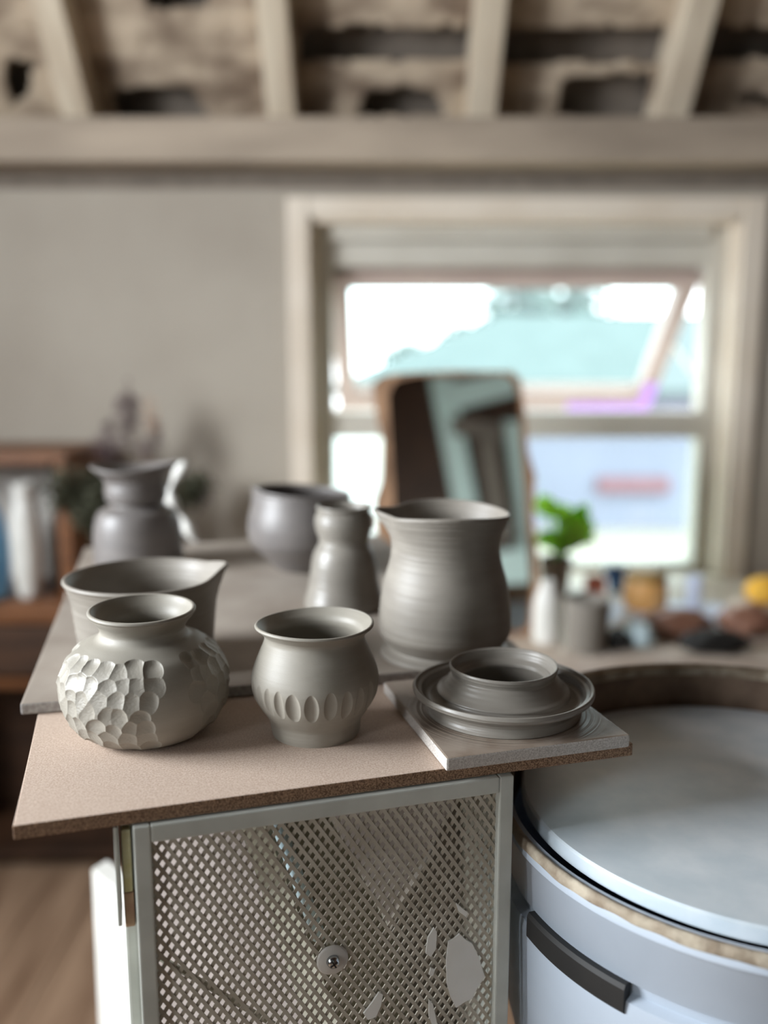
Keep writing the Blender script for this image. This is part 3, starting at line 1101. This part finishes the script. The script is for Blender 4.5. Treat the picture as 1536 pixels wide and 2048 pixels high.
def crust(a, j, r, z):
    h_ = 0.5 + 0.5 * noise.noise(Vector((math.cos(a) * 9, math.sin(a) * 9, 2)))
    g_ = noise.noise(Vector((math.cos(a) * 32, math.sin(a) * 32, j * 0.7)))
    return r + 0.0010 * g_, z - (0.004 * h_ if j in (0, 1, 6) else 0) + 0.0008 * g_


revolve(bm, [(RP + 0.0056, -0.0115), (RP + 0.0060, -0.0105), (RP + 0.0056, -0.0085), (RP + 0.004, -0.0066), (RP + 0.0012, -0.0068), (RP + 0.0008, -0.009), (RP + 0.0056, -0.0115)],
        (wx, wy, WZ), 400, fn=crust)
o = obj('clay_crust', bm, 'slip', wh, True)
# raised rear half of the pan
bm = BM()
prof = [(RP - 0.006, -0.03), (RP - 0.006, 0.028), (RP - 0.005, 0.0345), (RP + 0.000, 0.037), (RP + 0.006, 0.036), (RP + 0.009, 0.030), (RP + 0.0075, 0.024),
        (RP + 0.0075, -0.004), (RP + 0.0075, -0.03), (RP - 0.006, -0.03)]
vv = revolve(bm, prof, (wx, wy, WZ), 120, math.radians(-12), math.radians(172))
for row in (vv[0], vv[-1]):
    bm.faces.new(row[:-1])
sw = obj('splash_wall', bm, ['panclay', 'slip'], wh, True)
sw.modifiers.new('edges', 'EDGE_SPLIT').split_angle = math.radians(50)
for pz in sw.data.polygons:
    if pz.center.z > WZ + 0.0275:
        pz.material_index = 1
sw['label'] = 'clay-caked raised rear half of the pan'
# dark rubber clip in the joint at the front left
bm = BM()
for a0, a1, h0, h1 in ((math.radians(199), math.radians(226), 0, 0),):
    vv = revolve(bm, [(RP - 0.003, -0.078), (RP + 0.0035, -0.078), (RP + 0.005, -0.076), (RP + 0.005, -0.061), (RP + 0.0035, -0.058), (RP - 0.003, -0.058), (RP - 0.003, -0.078)],
                 (wx, wy, WZ), 60, a0, a1)
    for row in (vv[0], vv[-1]):
        bm.faces.new(row[:-1])
obj('joint_clip', bm, 'black', wh, False)
# machine body and legs under the pan
obj('machine_body', one_box((wx - 0.06, wy - 0.05, 0.42), (wx + 0.36, wy + 0.36, WZ - 0.252), bevel=0.02), 'case_dull', wh)
for a in (-0.03, 0.33):
    for b_ in (-0.02, 0.33):
        bm = BM()
        tube(bm, [(wx + a, wy + b_, 0.0), (wx + a, wy + b_, 0.42)], 0.018, 12)
        obj('leg', bm, 'steel', wh, True)

# =================================================================== MESH CASE UNDER THE BOARDS
AZ = 1.08                      # top of the big board
ANG = math.radians(16.24)
cl = on_z(265, 1655, AZ - 0.0095)
CR = Matrix.Translation((cl.x, cl.y, 0)) @ Matrix.Rotation(ANG, 4, 'Z')
CW = 0.2515                    # width of the framed front
CH = AZ - 0.0095               # top height
CI = CR.inverted()
CN = (CR.to_3x3() @ Vector((0, 1, 0))).normalized()
case = thing('mesh_cabinet', 'off-white metal cabinet with a diamond mesh front carrying the boards', 'cabinet', (cl.x, cl.y, 0))


def case_xy(px, py, depth):
    """local x, z on the plane a given depth behind the front"""
    p = on_plane(px, py, Vector((cl.x, cl.y, 0)) + CN * depth, CN)
    q = CI @ p
    return q.x, q.z


ZB = 0.58
FW = 0.0105
bm = BM()
box(bm, (0.0, 0.0, ZB), (FW, 0.014, CH - 0.0005), CR, 0.0012)
box(bm, (CW - FW, 0.0, ZB), (CW, 0.014, CH - 0.0005), CR, 0.0012)
box(bm, (FW, 0.0, CH - 0.012), (CW - FW, 0.014, CH - 0.0005), CR, 0.0012)
box(bm, (FW, 0.0, ZB), (CW - FW, 0.014, ZB + 0.012), CR, 0.0012)
door = obj('front_panel_frame', bm, 'case', case)
# diamond mesh
bm = BM()
mx0, mx1, mz0, mz1 = FW - 0.001, CW - FW + 0.001, ZB + 0.011, CH - 0.0115
PX, PZ = 0.0068, 0.0104
sw2 = 0.00120
for s in (1, -1):
    slope = s * PZ / PX
    k0 = int((mz0 - slope * (mx1 if s > 0 else mx0)) / PZ) - 2
    k1 = int((mz1 - slope * (mx0 if s > 0 else mx1)) / PZ) + 2
    for k in range(k0, k1 + 1):
        c = k * PZ
        pts = []
        x_a = mx0
        x_b = mx1
        za, zb_ = c + slope * x_a, c + slope * x_b
        # clip in z
        def clip(xa, xb):
            t0, t1 = 0.0, 1.0
            z0_, z1_ = c + slope * xa, c + slope * xb
            dz = z1_ - z0_
            for lo_, sg in ((mz0, 1), (mz1, -1)):
                # sg*(z - lo) >= 0
                f0 = sg * (z0_ - lo_)
                f1 = sg * (z1_ - lo_)
                if f0 < 0 and f1 < 0:
                    return None
                if f0 < 0:
                    t0 = max(t0, f0 / (f0 - f1))
                elif f1 < 0:
                    t1 = min(t1, f0 / (f0 - f1))
            if t1 - t0 < 1e-4:
                return None
            return xa + (xb - xa) * t0, xa + (xb - xa) * t1
        r_ = clip(x_a, x_b)
        if not r_:
            continue
        xa, xb = r_
        a = Vector((xa, 0.006, c + slope * xa))
        b = Vector((xb, 0.006, c + slope * xb))
        d = (b - a).normalized()
        w = Vector((-d.z, 0, d.x)) * sw2
        y_ = Vector((0, 0.0007 if s > 0 else -0.0002, 0))
        q4 = [a - w + y_, b - w + y_, b + w + y_, a + w + y_]
        prism(bm, [CR @ v for v in q4], CR.to_3x3() @ Vector((0, 0.0009, 0)))
obj('diamond_mesh', bm, 'mesh', case)
# body behind the front: rear frame, top rail, right side, back
bm = BM()
box(bm, (-0.0075, 0.016, ZB), (0.012, 0.034, CH - 0.001), CR, 0.0015)
box(bm, (CW - 0.010, 0.016, ZB), (CW + 0.000, 0.034, CH - 0.001), CR, 0.0015)
box(bm, (0.012, 0.016, CH - 0.020), (CW - 0.010, 0.034, CH - 0.001), CR, 0.0015)
obj('body_frame', bm, 'case', case)
obj('right_side', one_box((CW - 0.004, 0.0345, ZB), (CW - 0.001, 0.34, CH - 0.001), CR), 'case_dull', case)
obj('rear_panel', one_box((-0.006, 0.3405, ZB), (CW - 0.001, 0.3435, CH - 0.001), CR), 'case_dull', case)
obj('inner_shelf', one_box((-0.003, 0.0345, 0.795), (CW - 0.005, 0.3395, 0.8), CR), 'case_dull', case)
obj('lower_panel', one_box((-0.006, 0.016, 0.0), (CW, 0.34, ZB - 0.001), CR), 'case_dull', case)
# side bracket with old glue
bm = BM()
b0 = CH - 0.068
box(bm, (-0.0115, 0.006, b0), (-0.0090, 0.030, CH - 0.002), CR, 0.0006)
br = obj('side_bracket', bm, 'case', case)
obj('glue_streak', one_box((-0.0070, 0.0095, b0 + 0.020), (-0.0015, 0.0155, CH - 0.006), CR, 0.001), 'glue', case)
obj('primer_streak', one_box((-0.0072, 0.0098, b0 - 0.004), (-0.0012, 0.0154, b0 + 0.0195), CR, 0.001), 'rust', case)
# screw and washer on the mesh
sxz = case_xy(665, 1920, 0.004)
cs = CR @ Vector((sxz[0], 0.004, sxz[1]))
SC = CR.to_3x3().to_4x4()
fr = Matrix.Translation(cs) @ SC @ Matrix.Rotation(PI / 2, 4, 'X')
bm = BM()
revolve(bm, [(0, 0.0012), (0.0095, 0.0010), (0.0108, 0.0), (0.0108, -0.0006), (0, -0.0006)], (0, 0, 0), 40)
bmesh.ops.transform(bm, matrix=fr, verts=bm.verts)
wsh = obj('washer', bm, 'offwhite', case, True)
bm = BM()
revolve(bm, [(0, 0.0052), (0.0022, 0.0049), (0.0040, 0.0036), (0.0046, 0.0013), (0, 0.0013)], (0, 0, 0), 32)
bmesh.ops.transform(bm, matrix=fr, verts=bm.verts)
sc_ = obj('screw_head', bm, 'steel', wsh, True)
bm = BM()
box(bm, (-0.0028, -0.0005, 0.0046), (0.0028, 0.0005, 0.0054), fr @ Matrix.Rotation(0.5, 4, 'Z'))
box(bm, (-0.0005, -0.0028, 0.0046), (0.0005, 0.0028, 0.0054), fr @ Matrix.Rotation(0.5, 4, 'Z'))
obj('cross_slot', bm, 'black', wsh)
# paint flakes stuck on the mesh
flakes = [
    [(919, 1868), (908, 1878), (897, 1884), (893, 1920), (894, 1968), (902, 1996), (912, 2016), (930, 2004), (945, 1997), (956, 1974), (970, 1954), (958, 1915), (945, 1888), (932, 1880)],
    [(912, 1806), (936, 1826), (932, 1834), (918, 1824)],
    [(868, 1856), (874, 1864), (872, 1898), (862, 1914), (852, 1908), (856, 1876)],
    [(758, 1985), (766, 1990), (762, 2012), (752, 2034), (736, 2040), (727, 2028), (744, 2006)],
    [(858, 2000), (866, 2008), (874, 2046), (884, 2060), (868, 2060), (858, 2034)],
    [(862, 1936), (870, 1940), (866, 1952), (858, 1950)],
]
for fl in flakes:
    bm = BM()
    prism(bm, [CR @ Vector((a, 0.0040, b)) for a, b in (case_xy(px, py, 0.004) for px, py in fl)], CR.to_3x3() @ Vector((0, 0.0014, 0)))
    o = obj('paint_flake', bm, 'white', case)
    o['label'] = 'pale flake stuck on the mesh'


# boards and offcuts stored inside
def stored(name, m, pts, depth, thick, label, cat, k=0.0, x0=0.0):
    bm = BM()
    prism(bm, [CR @ Vector((min(max(a, 0.001), CW - 0.006), depth + k * (a - x0), min(max(b, 0.8006), CH - 0.003))) for a, b in (case_xy(px, py, depth) for px, py in pts)], CR.to_3x3() @ Vector((0, thick, 0)))
    return tag(obj(name, bm, m), label, cat)


stored('leaning_board', 'pink', [(275, 1655), (470, 1632), (620, 2070), (660, 2160), (270, 2160)], 0.045, 0.006, 'pale board leaning inside the mesh cabinet at its left side', 'board', -0.5, 0.11)
stored('leaning_board', 'olive', [(520, 1622), (640, 1600), (800, 1900), (830, 2160), (720, 2160)], 0.062, 0.008, 'olive board leaning inside the cabinet behind the screw', 'board')
stored('leaning_board', 'taupe', [(930, 1585), (1010, 1575), (1010, 2160), (640, 2160)], 0.085, 0.008, 'taupe board slanting inside the cabinet along its right side', 'board')
stored('card_offcut', 'pink', [(640, 1600), (905, 1580), (785, 1868)], 0.098, 0.004, 'pointed pinkish card offcut wedged between the cabinet boards', 'card', -0.3, 0.2)
bm = BM()
a = case_xy(550, 1630, 0.05)
b = case_xy(640, 1880, 0.05)
tube(bm, [CR @ Vector((a[0], 0.054, a[1])), CR @ Vector((b[0], 0.054, b[1]))], 0.0052, 12)
tag(obj('enamel_tube', bm, 'cyan', None, True), 'slim pale blue tube leaning inside the mesh cabinet', 'tube')
bm = BM()
a = case_xy(300, 1918, 0.03)
b = case_xy(560, 2070, 0.03)
tube(bm, [CR @ Vector((a[0], 0.038, a[1])), CR @ Vector((b[0], 0.038, b[1]))], 0.0022, 8)
tag(obj('thin_dowel', bm, 'case_dull', None, True), 'thin tan dowel crossing behind the mesh, low at left', 'dowel')

# white panel standing behind the cabinet's left side and pale tub at its right foot
pw = [on_y(182, 1740, 0.80), on_y(262, 1790, 0.80), on_y(262, 2250, 0.80), on_y(170, 2250, 0.80)]
bm = BM()
p0 = on_y(184, 1738, 1.00)
p1 = on_y(330, 1850, 0.91)
prism(bm, [Vector((p0.x, p0.y, p0.z)), Vector((p1.x, p1.y, p1.z)), Vector((p1.x, p1.y, 0)), Vector((p0.x - 0.01, p0.y, 0))], (0.012, 0.02, 0))
tag(obj('white_panel', bm, 'white'), 'white panel with a slanting top standing beside the mesh cabinet', 'panel')

# =================================================================== BOARDS
def board(name, corner, ang, w, d, z0, z1, m, label, bevel=0.0008):
    mtx = Matrix.Translation((corner.x, corner.y, 0)) @ Matrix.Rotation(ang, 4, 'Z')
    bm = BM()
    box(bm, (0, 0, z0), (w, d, z1), mtx, bevel)
    o = obj(name, bm, m, None, False, loc=(corner.x, corner.y, z0))
    o.data.update()
    for p in o.data.polygons:
        p.material_index = 0 if p.normal.z > 0.8 else 1
    return tag(o, label, 'board')


fl = on_z(25, 1652, AZ)
board('fibre_board', fl, ANG, 0.4125, 0.56, AZ - 0.0092, AZ, ['mdf', 'mdf_edge'], 'brown fibreboard with sawn speckled edge resting on the mesh cabinet')
bl = on_z(40, 1408, AZ + 0.0095)
board('ware_board', bl, math.radians(13.6), 0.425, 0.60, AZ + 0.0004, AZ + 0.0095, ['ware', 'ware_edge'], 'large grey dusty ware board lying over the back of the brown fibreboard', 0.0014)
cc = on_z(893, 1517, AZ + 0.0098)
ZC = AZ + 0.0098
board('throwing_bat', cc, ANG, 0.1375, 0.150, AZ + 0.0004, ZC, ['bat', 'bat_edge'], 'square slip-stained bat under the galleried ring, at the fibreboard corner', 0.0016)

# =================================================================== POTS
# slip rings left on the bat round the flange
_bn = M['bat'].node_tree.nodes
_bl = M['bat'].node_tree.links
_rc = on_z(1005, 1416, ZC)
_gp = _bn.new('ShaderNodeNewGeometry')
_sb = _bn.new('ShaderNodeVectorMath')
_sb.operation = 'SUBTRACT'
_sb.inputs[1].default_value = (_rc.x, _rc.y, ZC)
_ln = _bn.new('ShaderNodeVectorMath')
_ln.operation = 'LENGTH'
_bl.new(_gp.outputs['Position'], _sb.inputs[0])
_bl.new(_sb.outputs[0], _ln.inputs[0])
_n1 = _bn.new('ShaderNodeTexNoise')
_n1.noise_dimensions = '1D'
_n1.inputs['Scale'].default_value = 420
_bl.new(_ln.outputs['Value'], _n1.inputs['W'])
_mk = _bn.new('ShaderNodeMapRange')
_mk.inputs[1].default_value = 0.066
_mk.inputs[2].default_value = 0.082
_mk.inputs[3].default_value = 1
_mk.inputs[4].default_value = 0
_bl.new(_ln.outputs['Value'], _mk.inputs[0])
_mm = _bn.new('ShaderNodeMath')
_mm.operation = 'MULTIPLY'
_bl.new(_n1.outputs[0], _mm.inputs[0])
_bl.new(_mk.outputs[0], _mm.inputs[1])
_bb = _bn.new('ShaderNodeBump')
_bb.inputs['Distance'].default_value = 0.0007
_bl.new(_mm.outputs[0], _bb.inputs['Height'])
_bl.new(_bb.outputs[0], _bn['Principled BSDF'].inputs['Normal'])

ZW = AZ + 0.0095


# --- carved round jar, front left
jx, jy = on_z(295, 1457, AZ).x, on_z(295, 1457, AZ).y
rows = [(84, 283, 1462), (118, 284, 1450), (146, 285, 1428), (163, 286, 1395), (168, 287, 1358), (162, 286, 1324), (143, 285, 1296), (113, 284, 1279), (92, 283, 1270), (84, 283, 1260),
        (83, 283, 1252), (88, 284, 1242), (98, 284, 1230), (103, 284, 1222)]
jar_outer = silhouette(rows, jy, AZ)
jar_outer[0] = (jar_outer[0][0], 0.0)
prof = pot_profile(jar_outer, 0.0032, 0.006, 14, 0.0036)
nout = 4 + len(catmull(jar_outer, 14))
H = max(z for r, z in prof)
# refine belly: resample outer part densely
op = prof[:nout]
dense = []
for a, b in zip(op, op[1:]):
    L_ = math.hypot(b[0] - a[0], b[1] - a[1])
    k = max(1, int(L_ / 0.00042))
    for s in range(k):
        dense.append((a[0] + (b[0] - a[0]) * s / k, a[1] + (b[1] - a[1]) * s / k))
dense += prof[nout - 1:]
rng = random.Random(4)
# scoops: rows from top to bottom, (height fraction, count, width, height)
arc = [0.0]
for a, b in zip(dense, dense[1:]):
    arc.append(arc[-1] + math.hypot(b[0] - a[0], b[1] - a[1]))
zs = np.array([z for r, z in dense])
rs = np.array([r for r, z in dense])
arcs = np.array(arc)
iz_max = int(np.argmax(np.where(np.arange(len(dense)) < len(dense) * 0.7, rs, 0)))
zb_list = [0.0060, 0.0128, 0.0220, 0.0325, 0.0430, 0.0530, 0.0612]
scoops = []
tot = int(2 * PI * rs[iz_max] / 0.0118)
for ri, zc_ in enumerate(zb_list):
    idx = int(np.argmin(np.abs(zs[:iz_max * 2] - zc_)))
    s_c = arcs[idx]
    R_ = rs[idx]
    n_ = max(10, int(2 * PI * R_ / (0.0125 if ri not in (5, 6) else 0.0108)))
    for k in range(n_):
        a = 2 * PI * (k + 0.5 * (ri % 2)) / n_ + rng.uniform(-0.06, 0.06)
        deg = math.degrees(wrap(a))
        # the smooth patch the potter left at the right front
        if -70 + ri * 1.8 < deg < -28 - ri * 3:
            continue
        if ri == 6 and rng.random() < 0.15:
            continue
        scoops.append((a, s_c + rng.uniform(-0.0019, 0.0019) + (0.002 if ri == 6 else 0) * rng.random(), R_, rng.uniform(0.0064, 0.0086), rng.uniform(0.0078, 0.0100),
                       rng.uniform(0.0021, 0.0033), rng.uniform(-0.4, 0.4), rng.uniform(-0.07, 0.07)))
NJ = 900
phi = np.arange(NJ) * 2 * PI / NJ
disp = np.zeros((NJ, len(dense)))
outer_mask = np.arange(len(dense)) < len(dense) - (len(prof) - nout)
for (a, s_c, R_, wa, hb, dep, rot, skew) in scoops:
    js = np.where((np.abs(arcs - s_c) < hb * 1.5) & outer_mask)[0]
    if len(js) == 0:
        continue
    da = (phi - a + PI) % (2 * PI) - PI
    ks = np.where(np.abs(da) * R_ < wa * 1.6)[0]
    U_ = da[ks][:, None] * rs[js][None, :]
    V_ = (arcs[js] - s_c)[None, :]
    u = (U_ * math.cos(rot) + V_ * math.sin(rot)) / wa
    v = (-U_ * math.sin(rot) + V_ * math.cos(rot)) / hb
    # scooped bowl, steeper at the top edge where the tool entered
    q2 = np.abs(u) ** 2.2 + np.abs(v) ** 2.2
    g = np.clip(1 - q2, 0, 1) ** 0.75
    dd = -dep * g * (0.70 + 0.42 * np.clip(v, -1, 1))
    blk = disp[np.ix_(ks, js)]
    disp[np.ix_(ks, js)] = np.minimum(blk, dd)
# small burrs between
bm = BM()
cols = {}
nr = []
for j in range(len(dense)):
    a = dense[max(j - 1, 0)]
    b = dense[min(j + 1, len(dense) - 1)]
    l = math.hypot(b[0] - a[0], b[1] - a[1]) or 1
    nr.append(((b[1] - a[1]) / l, -(b[0] - a[0]) / l))


def jar_fn(a, j, r, z):
    k = int(round(a / (2 * PI) * NJ)) % NJ
    d = disp[k, j]
    r2 = r + nr[j][0] * d
    z2 = z + nr[j][1] * d
    zz = max(z2, 0.0) if j > 3 else z2
    t = smooth01((z / H - 0.75) / 0.25)
    r2 += t * 0.0006 * math.sin(2 * a + 1)
    zz += t * (0.0012 * math.sin(a - 0.4))
    if d < -1e-5:
        r2 += 0.00012 * noise.noise(Vector((a * 30, z * 900, 0)))
    return r2, zz


revolve(bm, dense, (jx, jy, AZ), NJ, fn=jar_fn)
tag(obj('carved_jar', bm, 'clay', None, True, loc=(jx, jy, AZ)), 'squat round grey clay jar with scalloped scoops carved round its belly', 'jar')

# --- small pot with a row of oval dents
px_, py_ = on_z(632, 1460, AZ).x, on_z(632, 1460, AZ).y
rows = [(86, 630, 1459), (88, 630, 1452), (90, 630, 1438), (93, 630, 1428), (104, 630, 1412), (121, 630, 1385), (127, 630, 1358), (124, 630, 1335), (114, 629, 1308), (103, 628, 1284),
        (99, 628, 1272), (101, 628, 1264), (108, 628, 1257), (116, 627, 1250)]
po = silhouette(rows, py_, AZ)
po[0] = (po[0][0], 0)
prof = pot_profile(po, 0.0026, 0.006, 24, 0.0028)
nout = 4 + len(catmull(po, 24))
H2 = max(z for r, z in prof)
zc2 = on_y(630, 1382, py_).z - AZ + 0.004
dents = []
deg = -158.0
rng = random.Random(3)
for a_, w_, d_ in [(-172, .0036, .0008), (-158, .0036, .0010), (-144, .0038, .0012), (-131.5, .0037, .0015), (-119.0, .0040, .0017), (-105.5, .0055, .0021), (-89, .0050, .0020), (-72.5, .0047, .0016),
                   (-57, .0045, .0011), (-43, .0042, .0010), (-28, .0042, .0010), (-12, .0042, .0010), (4, .0042, .0011), (22, .0044, .0012), (40, .0045, .0014), (60, .0045, .0014),
                   (80, .0045, .0014), (100, .0045, .0014), (120, .0045, .0014), (140, .0045, .0014), (162, .0045, .0014)]:
    dents.append((math.radians(a_), w_, d_, rng.uniform(-0.0008, 0.0006)))
zp = [z for r, z in prof]
rp = [r for r, z in prof]


def pot_fn(a, j, r, z):
    r2 = r
    if 4 < j < nout - 10 and abs(z - zc2) < 0.014:
        d = 0
        for a0, w_, d_, dz in dents:
            u = wrap(a - a0) * r / w_
            v = (z - zc2 - dz) / 0.0108
            q2 = u * u + v * v
            d = min(d, d_ * 1.15 * (q2 * (1 + 0.35 * q2) / 1.35 - 1))
        r2 += d
    w = 0.00009 * noise.noise(Vector((math.cos(a) * 0.8, math.sin(a) * 0.8, z * 420)))
    t = smooth01((z / H2 - 0.7) / 0.3)
    return r2 + (w if r > 0.01 else 0) + t * 0.0008 * math.sin(2 * a + 0.6), z + t * 0.0007 * math.sin(2 * a)


bm = BM()
pd = []
for a, b in zip(prof, prof[1:]):
    pd.append(a)
revolve(bm, prof, (px_, py_, AZ), 720, fn=pot_fn)
tag(obj('dented_pot', bm, 'clay', None, True, loc=(px_, py_, AZ)), 'small footed grey clay pot with a row of oval dents and flared rim', 'pot')

# --- galleried ring on the square bat
rc = on_z(1005, 1416, ZC)
rx_, ry_ = rc.x, rc.y


def rz(y):
    return on_y(1012, y, ry_).z - ZC


def rr(hw, z):
    return radius(hw, ry_, ZC + z)


def lin(*pts):
    return list(pts)


gz = 0.0165        # gallery rim height
rim_z = rz(1329)
go = rr(179, gz)
gi = rr(160, gz)
cone_b = rr(133, gz)
neck = rr(104, rim_z)
prof = [(go * 0.66, 0.0008), (go * 0.83, 0.0), (go * 0.865, 0.0006), (go * 0.86, 0.003), (go * 0.845, 0.006), (go * 0.87, 0.0092), (go * 0.93, 0.0118),
        (go * 0.985, 0.0142), (go, 0.0162), (go * 0.998, 0.0180), (go * 0.985, 0.0191), (go * 0.965, 0.0188), (go * 0.945, 0.0172), (go * 0.93, 0.0168), (go * 0.905, 0.0160), (go * 0.885, 0.0135),
        (go * 0.865, 0.0112), (go * 0.835, 0.0102), (go * 0.80, 0.0106), (cone_b * 1.0, 0.0135), (cone_b * 0.985, 0.0160), (cone_b * 0.6 + neck * 0.4, 0.0135 + (rim_z - 0.022) * 0.42), (cone_b * 0.3 + neck * 0.7, 0.0135 + (rim_z - 0.022) * 0.74),
        (neck * 1.02, rim_z - 0.0085), (neck * 0.985, rim_z - 0.0070), (neck * 0.985, rim_z - 0.0055), (neck * 1.015, rim_z - 0.003), (neck * 1.025, rim_z - 0.0008),
        (neck * 1.015, rim_z + 0.0006), (neck * 0.985, rim_z + 0.0004), (neck * 0.965, rim_z - 0.0015), (neck * 0.945, rim_z - 0.0045), (neck * 0.93, rim_z - 0.0065), (neck * 0.90, rim_z - 0.0078),
        (neck * 0.865, rim_z - 0.0086), (neck * 0.82, rim_z - 0.0100), (neck * 0.80, rim_z - 0.0120), (neck * 0.84, rim_z - 0.0155), (neck * 0.90, rim_z - 0.022), (neck * 0.98, 0.006), (neck * 0.95, 0.0045), (0, 0.0045)]
prof = [(max(r, 0), z) for r, z in prof]
main = catmull(prof[:-1], 6) + [(0.0, 0.0045)]
main = [(0.0, 0.0008)] + main


def ring_fn(a, j, r, z):
    w = 0.00010 * (math.sin(z * 2600 + a + r * 900) + 0.7 * math.sin(z * 1500 + r * 2500 + a * 2))
    if r < 0.01 or z < 0.001:
        w = 0
    return r + w + 0.0005 * math.sin(2 * a + 1) * min(1, z / 0.01), z + 0.0005 * math.sin(a * 2) * min(1, z / 0.02)


bm = BM()
revolve(bm, main, (rx_, ry_, ZC), 260, fn=ring_fn)
tag(obj('galleried_ring', bm, 'clay_wet', None, True, loc=(rx_, ry_, ZC)), 'wet grey thrown flange with a collar rising from a wide saucer rim', 'pottery flange')

# --- big jug
gx, gy = on_z(889, 1305, ZW).x, on_z(889, 1305, ZW).y
rows = [(126, 886, 1308), (128, 886, 1303), (127, 887, 1296), (116, 888, 1290), (112, 888, 1285), (120, 889, 1275), (131, 890, 1258), (132, 890, 1235), (129, 889, 1195), (123, 888, 1160), (113, 889, 1125), (109, 889, 1100), (110, 890, 1080),
        (116, 893, 1057), (124, 896, 1038), (129, 897, 1026)]
jo = silhouette(rows, gy, ZW)
jo[0] = (jo[0][0], 0)
SP = math.radians(172)


def jug_fn(a, t, r, z):
    s = smooth01((t - 0.80) / 0.20)
    d = wrap(a - SP)
    r += s * (0.0085 * math.exp(-(d / 0.22) ** 2) - 0.0035 * (math.exp(-((abs(d) - 0.5) / 0.22) ** 2)))
    z += s * (0.003 * math.exp(-(d / 0.3) ** 2) + 0.0022 * math.cos(a * 2 - 3.2))
    return r, z


tag(pot('clay_jug', 'clay_warm', gx, gy, ZW, jo, 0.0032, n=200, per=10, fn=jug_fn, lip=0.0032), 'tall grey clay jug with flared rim, pinched spout and disc foot', 'jug')

# --- gourd bottle
qx = on_z(689, 1212, ZW)
bx, by = qx.x, qx.y
rows = [(74, 687, 1215), (80, 687, 1208), (78, 687, 1195), (72, 688, 1172), (68, 690, 1145), (65, 692, 1120), (59, 694, 1100), (51, 695, 1086), (51, 696, 1074), (56, 697, 1060), (59, 697, 1045), (57, 698, 1030), (53, 698, 1022), (56, 698, 1014)]
go_ = silhouette(rows, by, ZW)
go_[0] = (go_[0][0], 0)
tag(pot('gourd_bottle', 'clay_wet', bx, by, ZW, go_, 0.003, n=140), 'shiny grey gourd-shaped bottle with bulging neck left of the jug', 'bottle')

# --- round bowl at the back
qx = on_z(607, 1135, ZW)
bx, by = qx.x, qx.y
rows = [(52, 606, 1140), (58, 606, 1130), (80, 607, 1108), (104, 608, 1082), (110, 609, 1056), (108, 610, 1030), (101, 612, 1005), (96, 614, 990), (97, 615, 984)]
bo = silhouette(rows, by, ZW)
bo[0] = (bo[0][0], 0)


def bowl_fn(a, t, r, z):
    s = smooth01((t - 0.75) / 0.25)
    d = wrap(a - math.radians(200))
    r += s * 0.004 * math.exp(-(d / 0.2) ** 2)
    z += s * (0.004 * math.exp(-(d / 0.3) ** 2) - 0.004 * math.sin(a + 1.1) * 0.3 - 0.003 * math.cos(a))
    return r, z


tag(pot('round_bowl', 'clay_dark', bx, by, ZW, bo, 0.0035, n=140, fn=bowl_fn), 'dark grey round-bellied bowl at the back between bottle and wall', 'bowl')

# --- wide bowl with spout behind the carved jar
qx = on_z(297, 1322, ZW)
bx, by = qx.x, qx.y
rows = [(110, 298, 1322), (124, 298, 1312), (130, 298, 1290), (134, 298, 1260), (138, 298, 1225), (142, 297, 1195), (148, 296, 1172), (153, 295, 1160), (156, 294, 1155)]
wo = silhouette(rows, by, ZW)
wo[0] = (wo[0][0], 0)


def wide_fn(a, t, r, z):
    s = smooth01((t - 0.62) / 0.38)
    d = wrap(a - math.radians(14))
    r += s * (0.0045 * math.exp(-(d / 0.22) ** 2) - 0.002 * math.exp(-((abs(d) - 0.5) / 0.3) ** 2))
    z += s * (0.0065 * math.exp(-(d / 0.45) ** 2))
    return r, z


tag(pot('spouted_bowl', 'clay_warm', bx, by, ZW, wo, 0.0035, n=180, fn=wide_fn, lip=0.0042), 'wide grey clay bowl with a pointed spout behind the carved jar', 'bowl')

# --- lidded-shoulder jug at the back left
qx = on_z(279, 1130, ZW)
bx, by = qx.x, qx.y
rows = [(84, 278, 1132), (87, 278, 1115), (87, 277, 1085), (85, 276, 1055), (82, 276, 1038), (75, 276, 1022), (60, 276, 1013), (50, 276, 1008), (51, 276, 1003), (59, 276, 997), (61, 277, 980), (60, 278, 965), (64, 281, 953), (75, 284, 941), (83, 286, 933)]
lo_ = silhouette(rows, by, ZW)
lo_[0] = (lo_[0][0], 0)


def ljug_fn(a, t, r, z):
    s = smooth01((t - 0.8) / 0.2)
    z += s * (0.003 * math.cos(2 * a) + 0.002 * math.cos(a))
    r += s * 0.003 * math.cos(2 * a)
    return r, z


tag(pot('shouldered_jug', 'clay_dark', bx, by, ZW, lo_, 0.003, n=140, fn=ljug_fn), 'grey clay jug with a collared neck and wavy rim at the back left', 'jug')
# driftwood is stood on the far end of the table
tag(obj('driftwood_piece', DRIFT, 'white', None, True), 'pale curved piece of driftwood rising behind the collared jug', 'driftwood')
